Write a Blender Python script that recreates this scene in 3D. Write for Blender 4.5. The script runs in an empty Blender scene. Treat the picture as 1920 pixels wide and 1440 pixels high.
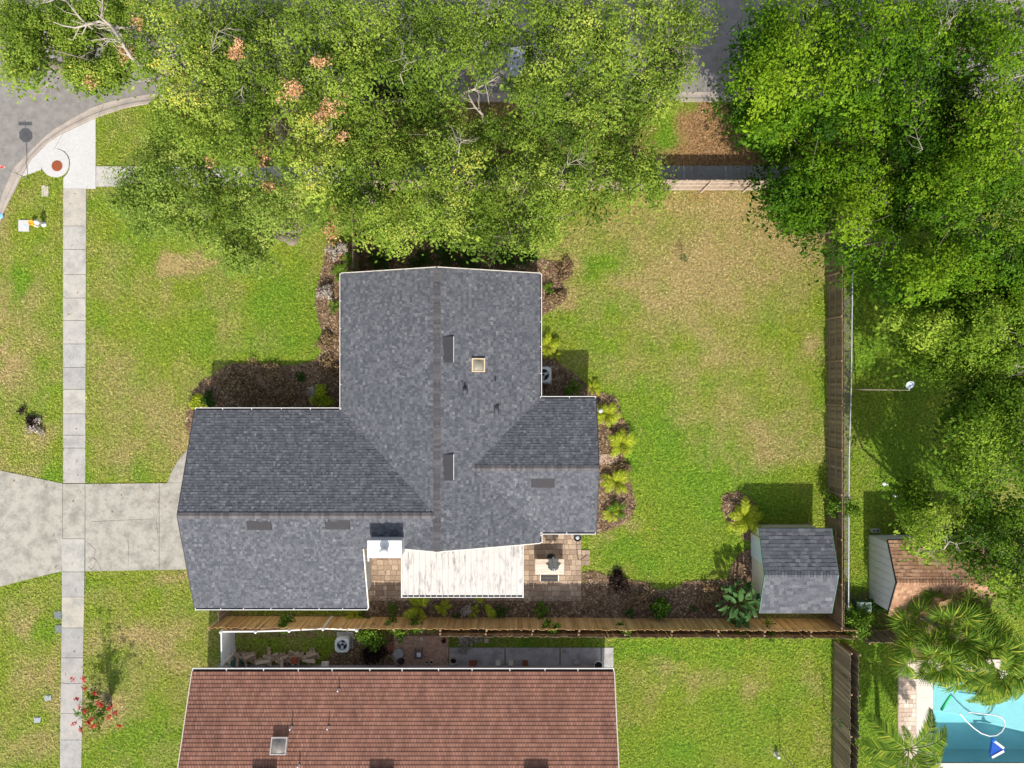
import bpy, math, random
import numpy as np
from mathutils import Vector, Matrix, noise as mnoise
random.seed(7)
RNG = np.random.default_rng(11)
scene = bpy.context.scene
COL = scene.collection
# ---------------------------------------------------------------- camera, world, sun, exposure
H = 38.8          # drone height above the lawn, metres
F = 1280.0        # focal length in photo pixels (24 mm on 36 mm, 1920 px wide)
cam_d = bpy.data.cameras.new("camera"); cam_d.lens = 24.0; cam_d.sensor_width = 36.0
cam_d.clip_start = 0.5; cam_d.clip_end = 900.0
cam = bpy.data.objects.new("camera", cam_d); COL.objects.link(cam)
cam.location = (0, 0, H); cam.rotation_euler = (0, 0, 0)
scene.camera = cam
SUNV = Vector((0.06, -1.04, 1.0)).normalized()
elev = math.asin(SUNV.z)
world = bpy.data.worlds.new("World"); scene.world = world; world.use_nodes = True
wn = world.node_tree
sky = wn.nodes.new("ShaderNodeTexSky"); sky.sky_type = 'NISHITA'; sky.sun_disc = False
sky.sun_elevation = elev
sky.sun_rotation = math.atan2(SUNV.x, SUNV.y)
sky.air_density = 1.0; sky.dust_density = 1.5; sky.ozone_density = 1.0
bg = wn.nodes["Background"]; bg.inputs[1].default_value = 0.15
hs = wn.nodes.new('ShaderNodeHueSaturation'); hs.inputs['Saturation'].default_value = 0.55
wn.links.new(sky.outputs[0], hs.inputs['Color']); wn.links.new(hs.outputs[0], bg.inputs[0])
sun_d = bpy.data.lights.new("sun", 'SUN'); sun_d.energy = 3.75; sun_d.angle = math.radians(0.5)
sun_d.color = (1.0, 0.95, 0.86)
sun = bpy.data.objects.new("sun", sun_d); COL.objects.link(sun)
sun.rotation_euler = SUNV.to_track_quat('Z', 'Y').to_euler(); sun.location = (0, -20, 60)
scene.view_settings.view_transform = 'Standard'; scene.view_settings.look = 'None'
scene.view_settings.exposure = 0.55; scene.view_settings.gamma = 1.0
scene.view_settings.use_curve_mapping = False
scene.cycles.max_bounces = 6
scene.cycles.transparent_max_bounces = 8

# ---------------------------------------------------------------- helpers
def W(px, py, z=0.0):
    return Vector(((px-960)*(H-z)/F, (720-py)*(H-z)/F, z))
def W2(px, py, z=0.0):
    v = W(px, py, z); return (v.x, v.y)
def tag(o, label=None, cat=None, group=None, kind=None):
    if label: o['label'] = label
    if cat: o['category'] = cat
    if group: o['group'] = group
    if kind: o['kind'] = kind
    return o
def empty(name, loc, label=None, cat=None, group=None, kind=None):
    o = bpy.data.objects.new(name, None); COL.objects.link(o); o.location = loc
    o.empty_display_size = 0.2
    return tag(o, label, cat, group, kind)
def link(name, me, mat=None, parent=None, loc=None, rot=None, scale=None):
    o = bpy.data.objects.new(name, me); COL.objects.link(o)
    if mat is not None and len(me.materials) == 0: me.materials.append(mat)
    if parent: o.parent = parent
    if loc is not None: o.location = loc
    if rot is not None: o.rotation_euler = rot
    if scale is not None: o.scale = scale
    return o
class MB:
    def __init__(s): s.v = []; s.f = []
    def add(s, vs, fs):
        b = len(s.v); s.v += [tuple(v) for v in vs]; s.f += [tuple(i+b for i in f) for f in fs]; return s
    def box(s, x0, x1, y0, y1, z0, z1):
        return s.add([(x0,y0,z0),(x1,y0,z0),(x1,y1,z0),(x0,y1,z0),(x0,y0,z1),(x1,y0,z1),(x1,y1,z1),(x0,y1,z1)],
            [(3,2,1,0),(4,5,6,7),(0,1,5,4),(1,2,6,5),(2,3,7,6),(3,0,4,7)])
    def obox(s, M, sx, sy, sz):
        c = [Vector((a*sx/2, b*sy/2, d*sz/2)) for d in (-1,1) for a, b in ((-1,-1),(1,-1),(1,1),(-1,1))]
        return s.add([M @ v for v in c], [(3,2,1,0),(4,5,6,7),(0,1,5,4),(1,2,6,5),(2,3,7,6),(3,0,4,7)])
    def bar(s, p, q, w, h):
        p = Vector(p); q = Vector(q); d = q-p
        M = Matrix.Translation((p+q)/2) @ d.to_track_quat('X', 'Z').to_matrix().to_4x4()
        return s.obox(M, d.length, w, h)
    def prism(s, poly, z0, z1):
        n = len(poly)
        if sum(poly[i][0]*poly[(i+1)%n][1]-poly[(i+1)%n][0]*poly[i][1] for i in range(n)) < 0: poly = poly[::-1]
        vs = [(p[0], p[1], z0) for p in poly]+[(p[0], p[1], z1) for p in poly]
        fs = [tuple(range(n-1, -1, -1)), tuple(range(n, 2*n))]+[(i, (i+1)%n, n+(i+1)%n, n+i) for i in range(n)]
        return s.add(vs, fs)
    def tube(s, pts, rad, n=6, cap=True):
        pts = [Vector(p) for p in pts]; m = len(pts)
        if not hasattr(rad, '__len__'): rad = [rad]*m
        vs = []; fs = []; up = Vector((0.01, 0.02, 1))
        for i, p in enumerate(pts):
            t = (pts[min(i+1, m-1)]-pts[max(i-1, 0)]).normalized()
            a = t.cross(up if abs(t.z) < 0.95 else Vector((1, 0, 0))).normalized(); b = t.cross(a)
            for k in range(n):
                an = 2*math.pi*k/n; vs.append(p+(a*math.cos(an)+b*math.sin(an))*rad[i])
        for i in range(m-1):
            for k in range(n):
                fs.append((i*n+k, i*n+(k+1)%n, (i+1)*n+(k+1)%n, (i+1)*n+k))
        if cap: fs += [tuple(range(n)), tuple(range(m*n-1, (m-1)*n-1, -1))]
        return s.add(vs, fs)
    def lathe(s, c, prof, n=16):
        vs = []; fs = []; m = len(prof)
        for r, z in prof:
            for k in range(n):
                a = 2*math.pi*k/n; vs.append((c[0]+r*math.cos(a), c[1]+r*math.sin(a), c[2]+z))
        for i in range(m-1):
            for k in range(n): fs.append((i*n+k, i*n+(k+1)%n, (i+1)*n+(k+1)%n, (i+1)*n+k))
        fs += [tuple(range(n-1, -1, -1)), tuple(range((m-1)*n, m*n))]
        return s.add(vs, fs)
    def build(s, name, mat, parent=None, smooth=False, kind=None, **kw):
        me = bpy.data.meshes.new(name)
        off = Vector(parent.matrix_local.translation) if parent else Vector((0, 0, 0))
        p = parent
        off = Vector((0, 0, 0))
        while p is not None: off += Vector(p.location); p = p.parent
        me.from_pydata([(v[0]-off.x, v[1]-off.y, v[2]-off.z) for v in s.v], [], s.f); me.update()
        if smooth: me.polygons.foreach_set('use_smooth', [True]*len(me.polygons))
        o = link(name, me, mat, parent)
        if kind: o['kind'] = kind
        return tag(o, **kw)
def npmesh(name, V, nper, mat, attrs=None):
    """V: (N,nper,3) separate polygons"""
    N = V.shape[0]; me = bpy.data.meshes.new(name)
    me.vertices.add(N*nper); me.vertices.foreach_set('co', V.reshape(-1).astype(np.float32))
    me.loops.add(N*nper); me.loops.foreach_set('vertex_index', np.arange(N*nper, dtype=np.int32))
    me.polygons.add(N); me.polygons.foreach_set('loop_start', np.arange(0, N*nper, nper, dtype=np.int32))
    me.update(calc_edges=True)
    if attrs:
        for k, a in attrs.items():
            at = me.attributes.new(k, 'FLOAT', 'POINT'); at.data.foreach_set('value', np.repeat(a, nper).astype(np.float32))
    if mat: me.materials.append(mat)
    return me
def inpoly(x, y, poly):
    r = np.zeros(x.shape, bool); n = len(poly)
    for i in range(n):
        x0, y0 = poly[i][0], poly[i][1]; x1, y1 = poly[(i+1)%n][0], poly[(i+1)%n][1]
        if y0 == y1: continue
        c = ((y0 > y) != (y1 > y)) & (x < (x1-x0)*(y-y0)/(y1-y0)+x0)
        r ^= c
    return r

# ---------------------------------------------------------------- materials
def nm(name):
    m = bpy.data.materials.new(name); m.use_nodes = True
    nt = m.node_tree; return m, nt, nt.nodes, nt.links, nt.nodes["Principled BSDF"]
def c4(c): return (c[0], c[1], c[2], 1)
def ramp(N, L, src, stops):
    r = N.new("ShaderNodeValToRGB"); e = r.color_ramp.elements
    while len(e) < len(stops): e.new(0.5)
    for el, (p, c) in zip(e, stops): el.position = p; el.color = c4(c)
    L.new(src, r.inputs[0]); return r.outputs[0]
def noise(N, L, scale, detail=4, rough=0.6, coord='Object', sc=None):
    tc = N.new("ShaderNodeTexCoord"); n = N.new("ShaderNodeTexNoise")
    n.inputs['Scale'].default_value = scale; n.inputs['Detail'].default_value = detail; n.inputs['Roughness'].default_value = rough
    if coord == 'World':
        g = N.new("ShaderNodeNewGeometry"); out = g.outputs['Position']
    else: out = tc.outputs[coord]
    if sc:
        mp = N.new("ShaderNodeMapping"); mp.inputs['Scale'].default_value = sc; L.new(out, mp.inputs[0]); out = mp.outputs[0]
    L.new(out, n.inputs['Vector']); return n.outputs[0]
def mix(N, L, fac, a, b, mode='MIX'):
    m = N.new("ShaderNodeMix"); m.data_type = 'RGBA'; m.blend_type = mode
    for inp, v in ((m.inputs[0], fac), (m.inputs[6], a), (m.inputs[7], b)):
        if hasattr(v, 'links'): L.new(v, inp)
        elif isinstance(v, (int, float)): inp.default_value = v
        else: inp.default_value = c4(v)
    return m.outputs[2]
def bump(N, L, h, B, strength=0.4, dist=0.02):
    b = N.new("ShaderNodeBump"); b.inputs['Strength'].default_value = strength; b.inputs['Distance'].default_value = dist
    L.new(h, b.inputs['Height']); L.new(b.outputs[0], B.inputs['Normal'])
def mat_plain(name, c, rough=0.6, metal=0.0, var=0.15, scale=6.0, bmp=0.0):
    m, nt, N, L, B = nm(name)
    n = noise(N, L, scale, 4, 0.65, 'World')
    L.new(ramp(N, L, n, [(0.3, [x*(1-var) for x in c]), (0.7, [min(1, x*(1+var)) for x in c])]), B.inputs['Base Color'])
    B.inputs['Roughness'].default_value = rough; B.inputs['Metallic'].default_value = metal
    if bmp: bump(N, L, noise(N, L, scale*8, 3, 0.7, 'World'), B, bmp, 0.01)
    return m
def rnd_stops(N, L, stops, src='island'):
    if src == 'island': g = N.new("ShaderNodeNewGeometry"); o = g.outputs['Random Per Island']
    else: g = N.new("ShaderNodeObjectInfo"); o = g.outputs['Random']
    return ramp(N, L, o, stops)
def mat_random(name, stops, rough=0.8, src='island', grain=0.25, gscale=30, gsc=None, bmp=0.2):
    m, nt, N, L, B = nm(name)
    base = rnd_stops(N, L, stops, src)
    n = noise(N, L, gscale, 4, 0.7, 'World', gsc)
    g = ramp(N, L, n, [(0.3, (1-grain,)*3), (0.7, (1+grain,)*3)])
    L.new(mix(N, L, 1.0, base, g, 'MULTIPLY'), B.inputs['Base Color'])
    B.inputs['Roughness'].default_value = rough
    if bmp: bump(N, L, n, B, bmp, 0.01)
    return m
def mat_leaf(name, stops, trans=0.35, tcol=1.3, tone=True, rough=0.5):
    m, nt, N, L, B = nm(name)
    N.remove(B)
    g = N.new("ShaderNodeNewGeometry"); src = g.outputs['Random Per Island']
    if tone:
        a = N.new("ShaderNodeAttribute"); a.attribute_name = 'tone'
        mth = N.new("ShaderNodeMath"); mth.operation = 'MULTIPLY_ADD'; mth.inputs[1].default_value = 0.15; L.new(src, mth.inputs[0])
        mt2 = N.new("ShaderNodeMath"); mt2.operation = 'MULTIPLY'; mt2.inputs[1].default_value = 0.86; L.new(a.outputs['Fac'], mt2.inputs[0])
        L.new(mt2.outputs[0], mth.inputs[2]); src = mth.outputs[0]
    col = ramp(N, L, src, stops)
    pb = N.new("ShaderNodeBsdfPrincipled"); L.new(col, pb.inputs['Base Color']); pb.inputs['Roughness'].default_value = rough
    pb.inputs['Specular IOR Level'].default_value = 0.08
    tr = N.new("ShaderNodeBsdfTranslucent")
    L.new(mix(N, L, 1.0, col, (tcol, tcol*1.05, tcol*0.5), 'MULTIPLY'), tr.inputs[0])
    ms = N.new("ShaderNodeMixShader"); ms.inputs[0].default_value = trans
    L.new(pb.outputs[0], ms.inputs[1]); L.new(tr.outputs[0], ms.inputs[2])
    L.new(ms.outputs[0], N["Material Output"].inputs[0])
    return m
def mat_concrete(name, c, stain=0.35, scale=0.6, objcol=False, dark=(0.12, 0.115, 0.105)):
    m, nt, N, L, B = nm(name)
    if objcol:
        oi = N.new("ShaderNodeObjectInfo"); base = oi.outputs['Color']
    else:
        rg = N.new("ShaderNodeRGB"); rg.outputs[0].default_value = c4(c); base = rg.outputs[0]
    n1 = noise(N, L, scale, 6, 0.72, 'World'); n2 = noise(N, L, 14, 5, 0.75, 'World')
    f1 = ramp(N, L, n1, [(0.43, (0, 0, 0)), (0.64, (stain,)*3)])
    f2 = ramp(N, L, n2, [(0.25, (0.80,)*3), (0.75, (1.16,)*3)])
    a = mix(N, L, f1, base, dark)
    L.new(mix(N, L, 1.0, a, f2, 'MULTIPLY'), B.inputs['Base Color']); B.inputs['Roughness'].default_value = 0.9
    bump(N, L, n2, B, 0.3, 0.01)
    return m
M = {}
M['shingle'] = mat_random('grey_shingle', [(0, (0.058, 0.062, 0.074)), (0.35, (0.078, 0.082, 0.095)), (0.7, (0.098, 0.101, 0.114)), (0.95, (0.120, 0.122, 0.134)), (1, (0.16, 0.16, 0.168))], 0.9, gscale=16, grain=0.38)
M['cap'] = mat_random('ridge_cap_shingle', [(0, (0.075, 0.068, 0.072)), (0.5, (0.10, 0.092, 0.096)), (1, (0.14, 0.127, 0.13))], 0.9)
M['red_shingle'] = mat_random('red_shingle', [(0, (0.195, 0.086, 0.056)), (0.5, (0.235, 0.107, 0.070)), (1, (0.275, 0.132, 0.090))], 0.9, gscale=1.0, grain=0.26, gsc=(1.6, 0.5, 1))
M['brown_shingle'] = mat_random('brown_shingle', [(0, (0.24, 0.125, 0.068)), (0.5, (0.33, 0.18, 0.10)), (1, (0.42, 0.25, 0.15))], 0.9, gscale=10)
M['underlay'] = mat_plain('roof_underlay', (0.022, 0.022, 0.024), 0.95)
M['underlay_red'] = mat_plain('red_roof_underlay', (0.06, 0.022, 0.015), 0.95)
M['white'] = mat_plain('white_paint', (0.66, 0.65, 0.635), 0.45, var=0.05)
M['trim'] = mat_plain('cream_trim', (0.72, 0.66, 0.56), 0.5, var=0.06)
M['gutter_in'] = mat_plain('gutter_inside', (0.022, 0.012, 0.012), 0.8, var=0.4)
M['wall'] = mat_plain('stucco_wall', (0.55, 0.52, 0.46), 0.9, bmp=0.3)
M['shed_wall'] = mat_plain('shed_siding', (0.62, 0.60, 0.56), 0.7, var=0.06)
M['shed_cream'] = mat_plain('shed_cream_siding', (0.66, 0.60, 0.47), 0.7, var=0.08)
M['vent'] = mat_plain('vent_metal', (0.030, 0.028, 0.031), 0.75, var=0.1)
M['black'] = mat_plain('black_metal', (0.012, 0.012, 0.013), 0.5)
M['lead'] = mat_plain('lead_pipe', (0.6, 0.62, 0.66), 0.5)
M['grey_metal'] = mat_plain('galvanized_steel', (0.42, 0.44, 0.46), 0.45, 0.5)
M['asphalt'] = mat_plain('asphalt', (0.215, 0.198, 0.182), 0.95, var=0.22, scale=2.2, bmp=0.5)
M['road'] = M['asphalt']
M['white_conc'] = mat_concrete('new_white_concrete', (0.50, 0.488, 0.475), 0.22, dark=(.36,.34,.32))
M['slab'] = mat_concrete('weathered_slab', (0.4, 0.4, 0.4), 0.55, 1.1, objcol=True, dark=(0.20, 0.20, 0.19))
M['drive'] = mat_concrete('driveway_concrete', (0.37, 0.345, 0.295), .62, 1.3, dark=(0.15, 0.137, 0.115))
M['curb'] = mat_concrete('curb_concrete', (0.40, 0.34, 0.285), 0.5, 1.2, dark=(0.22, 0.19, 0.17))
M['walk_conc'] = mat_concrete('side_walk_concrete', (0.44, 0.42, 0.415), 0.6, 1.5, dark=(0.18, 0.17, 0.16))
M['rust'] = mat_plain('rusty_iron', (0.26, 0.065, 0.022), 0.9, var=0.3, scale=20)
M['paver'] = mat_random('patio_paver', [(0, (0.24, 0.165, 0.115)), (0.5, (0.33, 0.235, 0.16)), (1, (0.44, 0.33, 0.23))], 0.9, 'object', 0.25, 12)
M['poolpaver'] = mat_random('pool_paver', [(0, (0.44, 0.32, 0.25)), (0.5, (0.58, 0.46, 0.37)), (1, (0.70, 0.60, 0.50))], 0.9, 'object', 0.12, 12)
M['brickpaver'] = mat_random('small_paver', [(0, (0.36, 0.235, 0.165)), (1, (0.50, 0.34, 0.245))], 0.9, 'island', 0.2, 12)
M['coping'] = mat_plain('pool_coping', (0.60, 0.555, 0.49), 0.8, var=0.05)
M['plaster'] = mat_plain('pool_plaster', (0.34, 0.66, 0.68), 0.8, var=0.06, scale=1.2)
M['wood_a'] = mat_random('orange_fence_wood', [(0, (0.42, 0.245, 0.09)), (0.5, (0.54, 0.33, 0.13)), (1, (0.64, 0.42, 0.19))], 0.85, 'object', 0.3, 3, (6, 6, 0.6))
M['wood_b'] = mat_random('brown_fence_wood', [(0, (0.12, 0.088, 0.052)), (0.5, (0.185, 0.14, 0.085)), (1, (0.26, 0.20, 0.125))], 0.85, 'object', 0.3, 3, (6, 6, 0.6))
M['wood_c'] = mat_random('grey_fence_wood', [(0, (0.16, 0.12, 0.085)), (0.5, (0.23, 0.175, 0.12)), (1, (0.32, 0.25, 0.17))], 0.85, 'object', 0.3, 3, (6, 6, 0.6))
M['wood_n'] = mat_random('pale_fence_wood', [(0, (0.27, 0.20, 0.155)), (1, (0.38, 0.30, 0.235))], 0.85, 'object', 0.25, 3, (6, 6, 0.6))
M['rail_n'] = mat_plain('pale_rail_wood', (0.46, 0.36, 0.27), 0.85)
M['rail'] = mat_plain('rail_wood', (0.25, 0.17, 0.10), 0.85)
M['mulch'] = mat_plain('mulch_ground', (0.17, 0.105, 0.060), 0.95, var=0.6, scale=5, bmp=0.8)
M['chips'] = mat_random('mulch_chip', [(0, (0.07, 0.04, 0.022)), (0.5, (0.19, 0.115, 0.062)), (0.85, (0.31, 0.205, 0.12)), (1, (0.50, 0.40, 0.28))], 0.95, bmp=0, gscale=2.5, grain=.4)
M['litter'] = mat_random('dry_litter', [(0, (0.17, 0.085, 0.04)), (0.5, (0.32, 0.18, 0.085)), (0.9, (0.45, 0.28, 0.14)), (1, (0.58, 0.44, 0.30))], 0.95, bmp=0)
M['bark'] = mat_plain('grey_bark', (0.22, 0.18, 0.14), 0.95, var=0.3, scale=5, bmp=0.6)
M['palebark'] = mat_plain('pale_bare_bark', (0.36, 0.31, 0.255), 0.95, var=0.3, scale=5)
M['oak'] = mat_leaf('oak_leaf', [(0, (0.026, 0.056, 0.007)), (0.25, (0.088, 0.150, 0.016)), (0.5, (0.175, 0.262, 0.030)), (0.75, (0.290, 0.372, 0.052)), (0.95, (0.42, 0.47, 0.09)), (1, (0.68, 0.52, 0.08))], 0.22)
M['oak2'] = mat_leaf('grey_green_leaf', [(0, (0.038, 0.080, 0.012)), (0.35, (0.13, 0.205, 0.030)), (0.7, (0.245, 0.335, 0.052)), (1, (0.43, 0.47, 0.12))], 0.22)
M['deep'] = mat_leaf('deep_green_leaf', [(0, (0.006, 0.024, 0.002)), (0.32, (0.030, 0.086, 0.004)), (0.65, (0.100, 0.200, 0.007)), (1, (0.225, 0.33, 0.016))], 0.2)
M['mid'] = mat_leaf('mid_green_leaf', [(0, (0.014, 0.042, 0.004)), (0.35, (0.064, 0.135, 0.008)), (0.7, (0.155, 0.255, 0.018)), (1, (0.31, 0.40, 0.045))], 0.22)
M['deadleaf'] = mat_leaf('orange_dead_leaf', [(0, (0.34, 0.16, 0.07)), (0.5, (0.58, 0.30, 0.15)), (1, (0.80, 0.50, 0.30))], 0.2, 1.0, tone=False)
M['yellow'] = mat_leaf('yellow_green_frond', [(0, (0.16, 0.26, 0.02)), (0.5, (0.38, 0.46, 0.03)), (1, (0.66, 0.64, 0.06))], 0.4, 1.2, tone=False)
M['bushleaf'] = mat_leaf('bush_leaf', [(0, (0.03, 0.075, 0.008)), (0.5, (0.09, 0.18, 0.015)), (1, (0.21, 0.31, 0.03))], 0.3, tone=False)
M['darkfern'] = mat_leaf('dark_fern_leaf', [(0, (0.015, 0.045, 0.008)), (0.6, (0.04, 0.10, 0.015)), (1, (0.09, 0.17, 0.03))], 0.3, tone=False)
M['paddle'] = mat_leaf('paddle_leaf', [(0, (0.03, 0.075, 0.022)), (0.5, (0.055, 0.125, 0.035)), (1, (0.12, 0.20, 0.06))], 0.2, tone=False, rough=0.35)
M['palm'] = mat_leaf('palm_leaf', [(0, (0.04, 0.09, 0.010)), (0.4, (0.10, 0.19, 0.018)), (0.8, (0.19, 0.29, 0.03)), (1, (0.42, 0.42, 0.05))], 0.3, tone=False, rough=0.7)
M['redflower'] = mat_leaf('red_blossom', [(0, (0.30, 0.012, 0.02)), (0.6, (0.55, 0.03, 0.03)), (1, (0.55, 0.16, 0.09))], 0.15, 1.0, tone=False)
M['greybush'] = mat_leaf('dry_grey_leaf', [(0, (0.22, 0.18, 0.15)), (1, (0.50, 0.44, 0.38))], 0.1, 1.0, tone=False)
# ---------------------------------------------------------------- lawn colour fields (dead and lush patches)
def vnoise(x, y, s, seed):
    """smooth value noise in [0,1], numpy"""
    r = np.random.default_rng(seed); T = r.random((64, 64))
    x = x/s; y = y/s; xi = np.floor(x).astype(int); yi = np.floor(y).astype(int)
    fx = x-xi; fy = y-yi; fx = fx*fx*(3-2*fx); fy = fy*fy*(3-2*fy)
    g = lambda a, b: T[a % 64, b % 64]
    return (g(xi, yi)*(1-fx)+g(xi+1, yi)*fx)*(1-fy)+(g(xi, yi+1)*(1-fx)+g(xi+1, yi+1)*fx)*fy
DRY = [ # px, py, rx, ry, amount
 (1250,470,150,90,.50),(1330,540,150,120,.42),(1400,450,120,80,.3),(1480,400,90,60,.55),(1380,385,140,22,.6),(1530,470,30,90,.45),(1240,600,60,40,.35),(1190,540,26,18,.5),(1360,675,40,22,.4),
 (1450,830,80,60,.55),(1522,648,16,26,.8),(1500,760,30,40,.3),(1270,760,50,30,.2),(1160,700,40,40,.3),(1420,820,30,70,.3),(1320,790,40,30,.2),
 (320,497,34,15,1.3),(395,492,50,16,.6),(440,560,60,60,.2),(300,560,90,70,.22),(230,720,70,90,.33),(330,800,70,90,.35),(215,870,40,30,.4),(210,480,50,40,.3),
 (20,660,40,90,.45),(45,720,40,60,.3),(40,880,50,30,.45),(8,540,12,300,.5),(60,600,40,90,.2),(75,820,35,18,.5),
 (40,1160,26,50,.6),(50,1270,34,46,.62),(105,1260,10,70,.5),(60,1400,50,30,.45),(100,1340,14,60,.4),(240,1190,60,22,.62),(330,1190,40,26,.5),(300,1240,60,60,.45),(215,1330,60,36,.75),(320,1085,34,14,.7),
 (290,1405,60,30,.3),(200,1300,50,60,.5),(190,1210,60,30,.35),
 (1150,1260,14,120,.1),(1240,1280,24,40,.5),(1300,1290,22,26,.45),(1415,1285,24,24,.6),(1300,1330,16,20,.5),(1530,1290,26,60,.4),(1530,1400,30,40,.4),(1450,1410,20,16,.5),
 (1170,985,40,14,.75),(1060,520,24,60,.55),(1040,560,26,30,.6),(1560,700,12,300,.25),(1660,830,50,40,.18),(240,260,50,50,.22),(1630,880,20,40,.2),(50,1180,20,20,.3),(350,860,26,60,.45),
 (1340,290,60,60,.5),(270,330,40,30,.4),(1100,1120,60,20,.3)]
LUSH = [(35,515,26,28,1.0),(1130,490,50,40,.4),(1200,820,90,110,.55),(1430,590,40,30,.3),(1420,900,90,90,.5),(1300,920,120,80,.5),(1160,620,30,90,.2),(400,620,110,50,.3),(540,560,70,70,.5),(280,600,30,26,.3),
 (230,590,30,20,.2),(580,640,40,50,.5),(220,1300,40,70,.5),(280,1390,60,70,.4),(1250,1430,80,60,.5),(1350,1220,200,22,.5),(1400,1350,100,60,.35),(1650,560,90,260,.6),(1700,860,100,90,.55),(1640,1300,40,120,.6),(90,1190,30,30,.4),(60,1210,40,20,.3),
 (1000,1210,300,16,.4),(540,1210,100,20,.1),(1250,1040,140,40,.5),(220,1395,60,40,.35),(140,560,14,200,.3),(100,900,20,40,.5),(1250,265,26,40,1.0),(1590,1300,60,200,.3),(200,890,60,16,.4),(600,300,500,150,.2)]
RED = [(1350,230,80,40,.9),(1400,265,70,40,1.0),(1330,300,130,24,1.0),(1280,280,40,30,.3),(900,220,300,50,.8),(540,250,80,60,.8),(1160,300,200,60,.5),(1480,260,90,60,.7),(1300,230,60,20,.8),(430,330,200,30,.3),(1425,355,110,10,.5)]
def field(lst, px, py):
    o = np.zeros(px.shape)
    wx = px+(vnoise(px, py, 22, 5)-.5)*34; wy = py+(vnoise(px, py, 22, 6)-.5)*34
    for a, b, rx, ry, am in lst:
        o += am*np.exp(-(((wx-a)/rx)**2+((wy-b)/ry)**2)*0.9)
    return o
def lawn(x, y):
    px = x*33+960; py = 720-y*33
    n1 = vnoise(px, py, 70, 1); n2 = vnoise(px, py, 26, 2); n3 = vnoise(px, py, 9, 3)
    side = np.where(px < 640, 0.10, 0.12); side = np.where((py > 1190) & (px > 1150), 0.02, side); side = np.where(px > 1590, 0.0, side)
    d = side+field(DRY, px, py)-field(LUSH, px, py)*0.6+(n1-.5)*.45+(n2-.5)*.50+(n3-.5)*.28
    l = field(LUSH, px, py)*1.25+(vnoise(px, py, 38, 8)-.35)*.9
    r = field(RED, px, py)+np.where(field(RED, px, py) > .1, (n2-.5)*.5, 0)
    r = r-1.5*np.exp(-(((px-1245)/38)**2+((py-255)/42)**2))
    return np.clip(d, 0, 1.3), np.clip(l, 0, 1), np.clip(r, 0, 1)
def mat_grass(name, k, blade):
    m, nt, N, L, B = nm(name)
    def at(n):
        a = N.new("ShaderNodeAttribute"); a.attribute_name = n; return a.outputs['Fac']
    if blade:
        src = N.new("ShaderNodeNewGeometry").outputs['Random Per Island']
    else:
        src = noise(N, L, 11, 6, 0.85, 'World')
    sc = lambda c: [x*k for x in c]
    g = ramp(N, L, src, [(0.2 if not blade else 0, sc((0.095, 0.142, 0.012))), (0.5, sc((0.205, 0.265, 0.026))), (0.8 if not blade else 1, sc((0.31, 0.365, 0.046)))])
    lu = ramp(N, L, src, [(0.2 if not blade else 0, sc((0.055, 0.145, 0.010))), (0.5, sc((0.140, 0.255, 0.018))), (0.8 if not blade else 1, sc((0.24, 0.355, 0.034)))])
    dr = ramp(N, L, src, [(0.2 if not blade else 0, sc((0.23, 0.17, 0.080))), (0.5, sc((0.365, 0.285, 0.110))), (0.8 if not blade else 1, sc((0.44, 0.365, 0.19)))])
    rd = ramp(N, L, src, [(0.2 if not blade else 0, sc((0.16, 0.075, 0.028))), (0.5, sc((0.33, 0.20, 0.09))), (0.8 if not blade else 1, sc((0.42, 0.27, 0.14)))])
    c = mix(N, L, at('lush'), g, lu); c = mix(N, L, at('dry'), c, dr); c = mix(N, L, at('red'), c, rd)
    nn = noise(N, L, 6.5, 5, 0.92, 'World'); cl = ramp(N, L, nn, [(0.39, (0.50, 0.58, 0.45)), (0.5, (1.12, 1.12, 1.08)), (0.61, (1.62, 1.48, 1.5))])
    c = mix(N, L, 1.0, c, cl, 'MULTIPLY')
    L.new(c, B.inputs['Base Color']); B.inputs['Roughness'].default_value = 0.85; B.inputs['Specular IOR Level'].default_value = 0.15
    if not blade: bump(N, L, noise(N, L, 30, 4, 0.8, 'World'), B, 1.0, 0.05)
    return m
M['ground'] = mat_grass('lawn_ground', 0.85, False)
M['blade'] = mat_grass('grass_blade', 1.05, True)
# pool opening
PX0, PX1, PY0, PY1 = W2(1748, 0)[0], 32.6, W2(0, 1430)[1], -16.75
# ground sheet: fine where the lawn is seen, coarse to the horizon
fx = np.unique(np.round(np.concatenate([np.array([-600, -300, -150, -80, -50, -38]), np.arange(-33, 33.2, 0.4), [38, 50, 80, 150, 300, 600], [PX0, PX1]]), 4))
fy = np.unique(np.round(np.concatenate([np.array([-600, -300, -150, -80, -50, -32]), np.arange(-26, 26.2, 0.4), [32, 50, 80, 150, 300, 600], [PY0, PY1]]), 4))
gx, gy = np.meshgrid(fx, fy)
gz = np.where((np.abs(gx) < 33) & (np.abs(gy) < 26), (vnoise(gx*33, gy*33, 60, 9)-.5)*0.016-0.02, -0.02)
gv = np.stack([gx, gy, gz], -1).reshape(-1, 3)
nx, ny = len(fx), len(fy); gf = []
for j in range(ny-1):
    for i in range(nx-1):
        cx = (fx[i]+fx[i+1])/2; cy = (fy[j]+fy[j+1])/2
        if PX0 < cx < PX1 and PY0 < cy < PY1: continue
        gf.append((j*nx+i, j*nx+i+1, (j+1)*nx+i+1, (j+1)*nx+i))
me = bpy.data.meshes.new('ground'); me.from_pydata(gv.tolist(), [], gf); me.update()
d, l, r = lawn(gv[:, 0], gv[:, 1])
for k, a in (('dry', d), ('lush', l), ('red', r)):
    t = me.attributes.new(k, 'FLOAT', 'POINT'); t.data.foreach_set('value', a.astype(np.float32))
ground = link('ground', me, M['ground']); tag(ground, 'lawn of green grass with dry tan patches around the houses', kind='structure')

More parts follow.
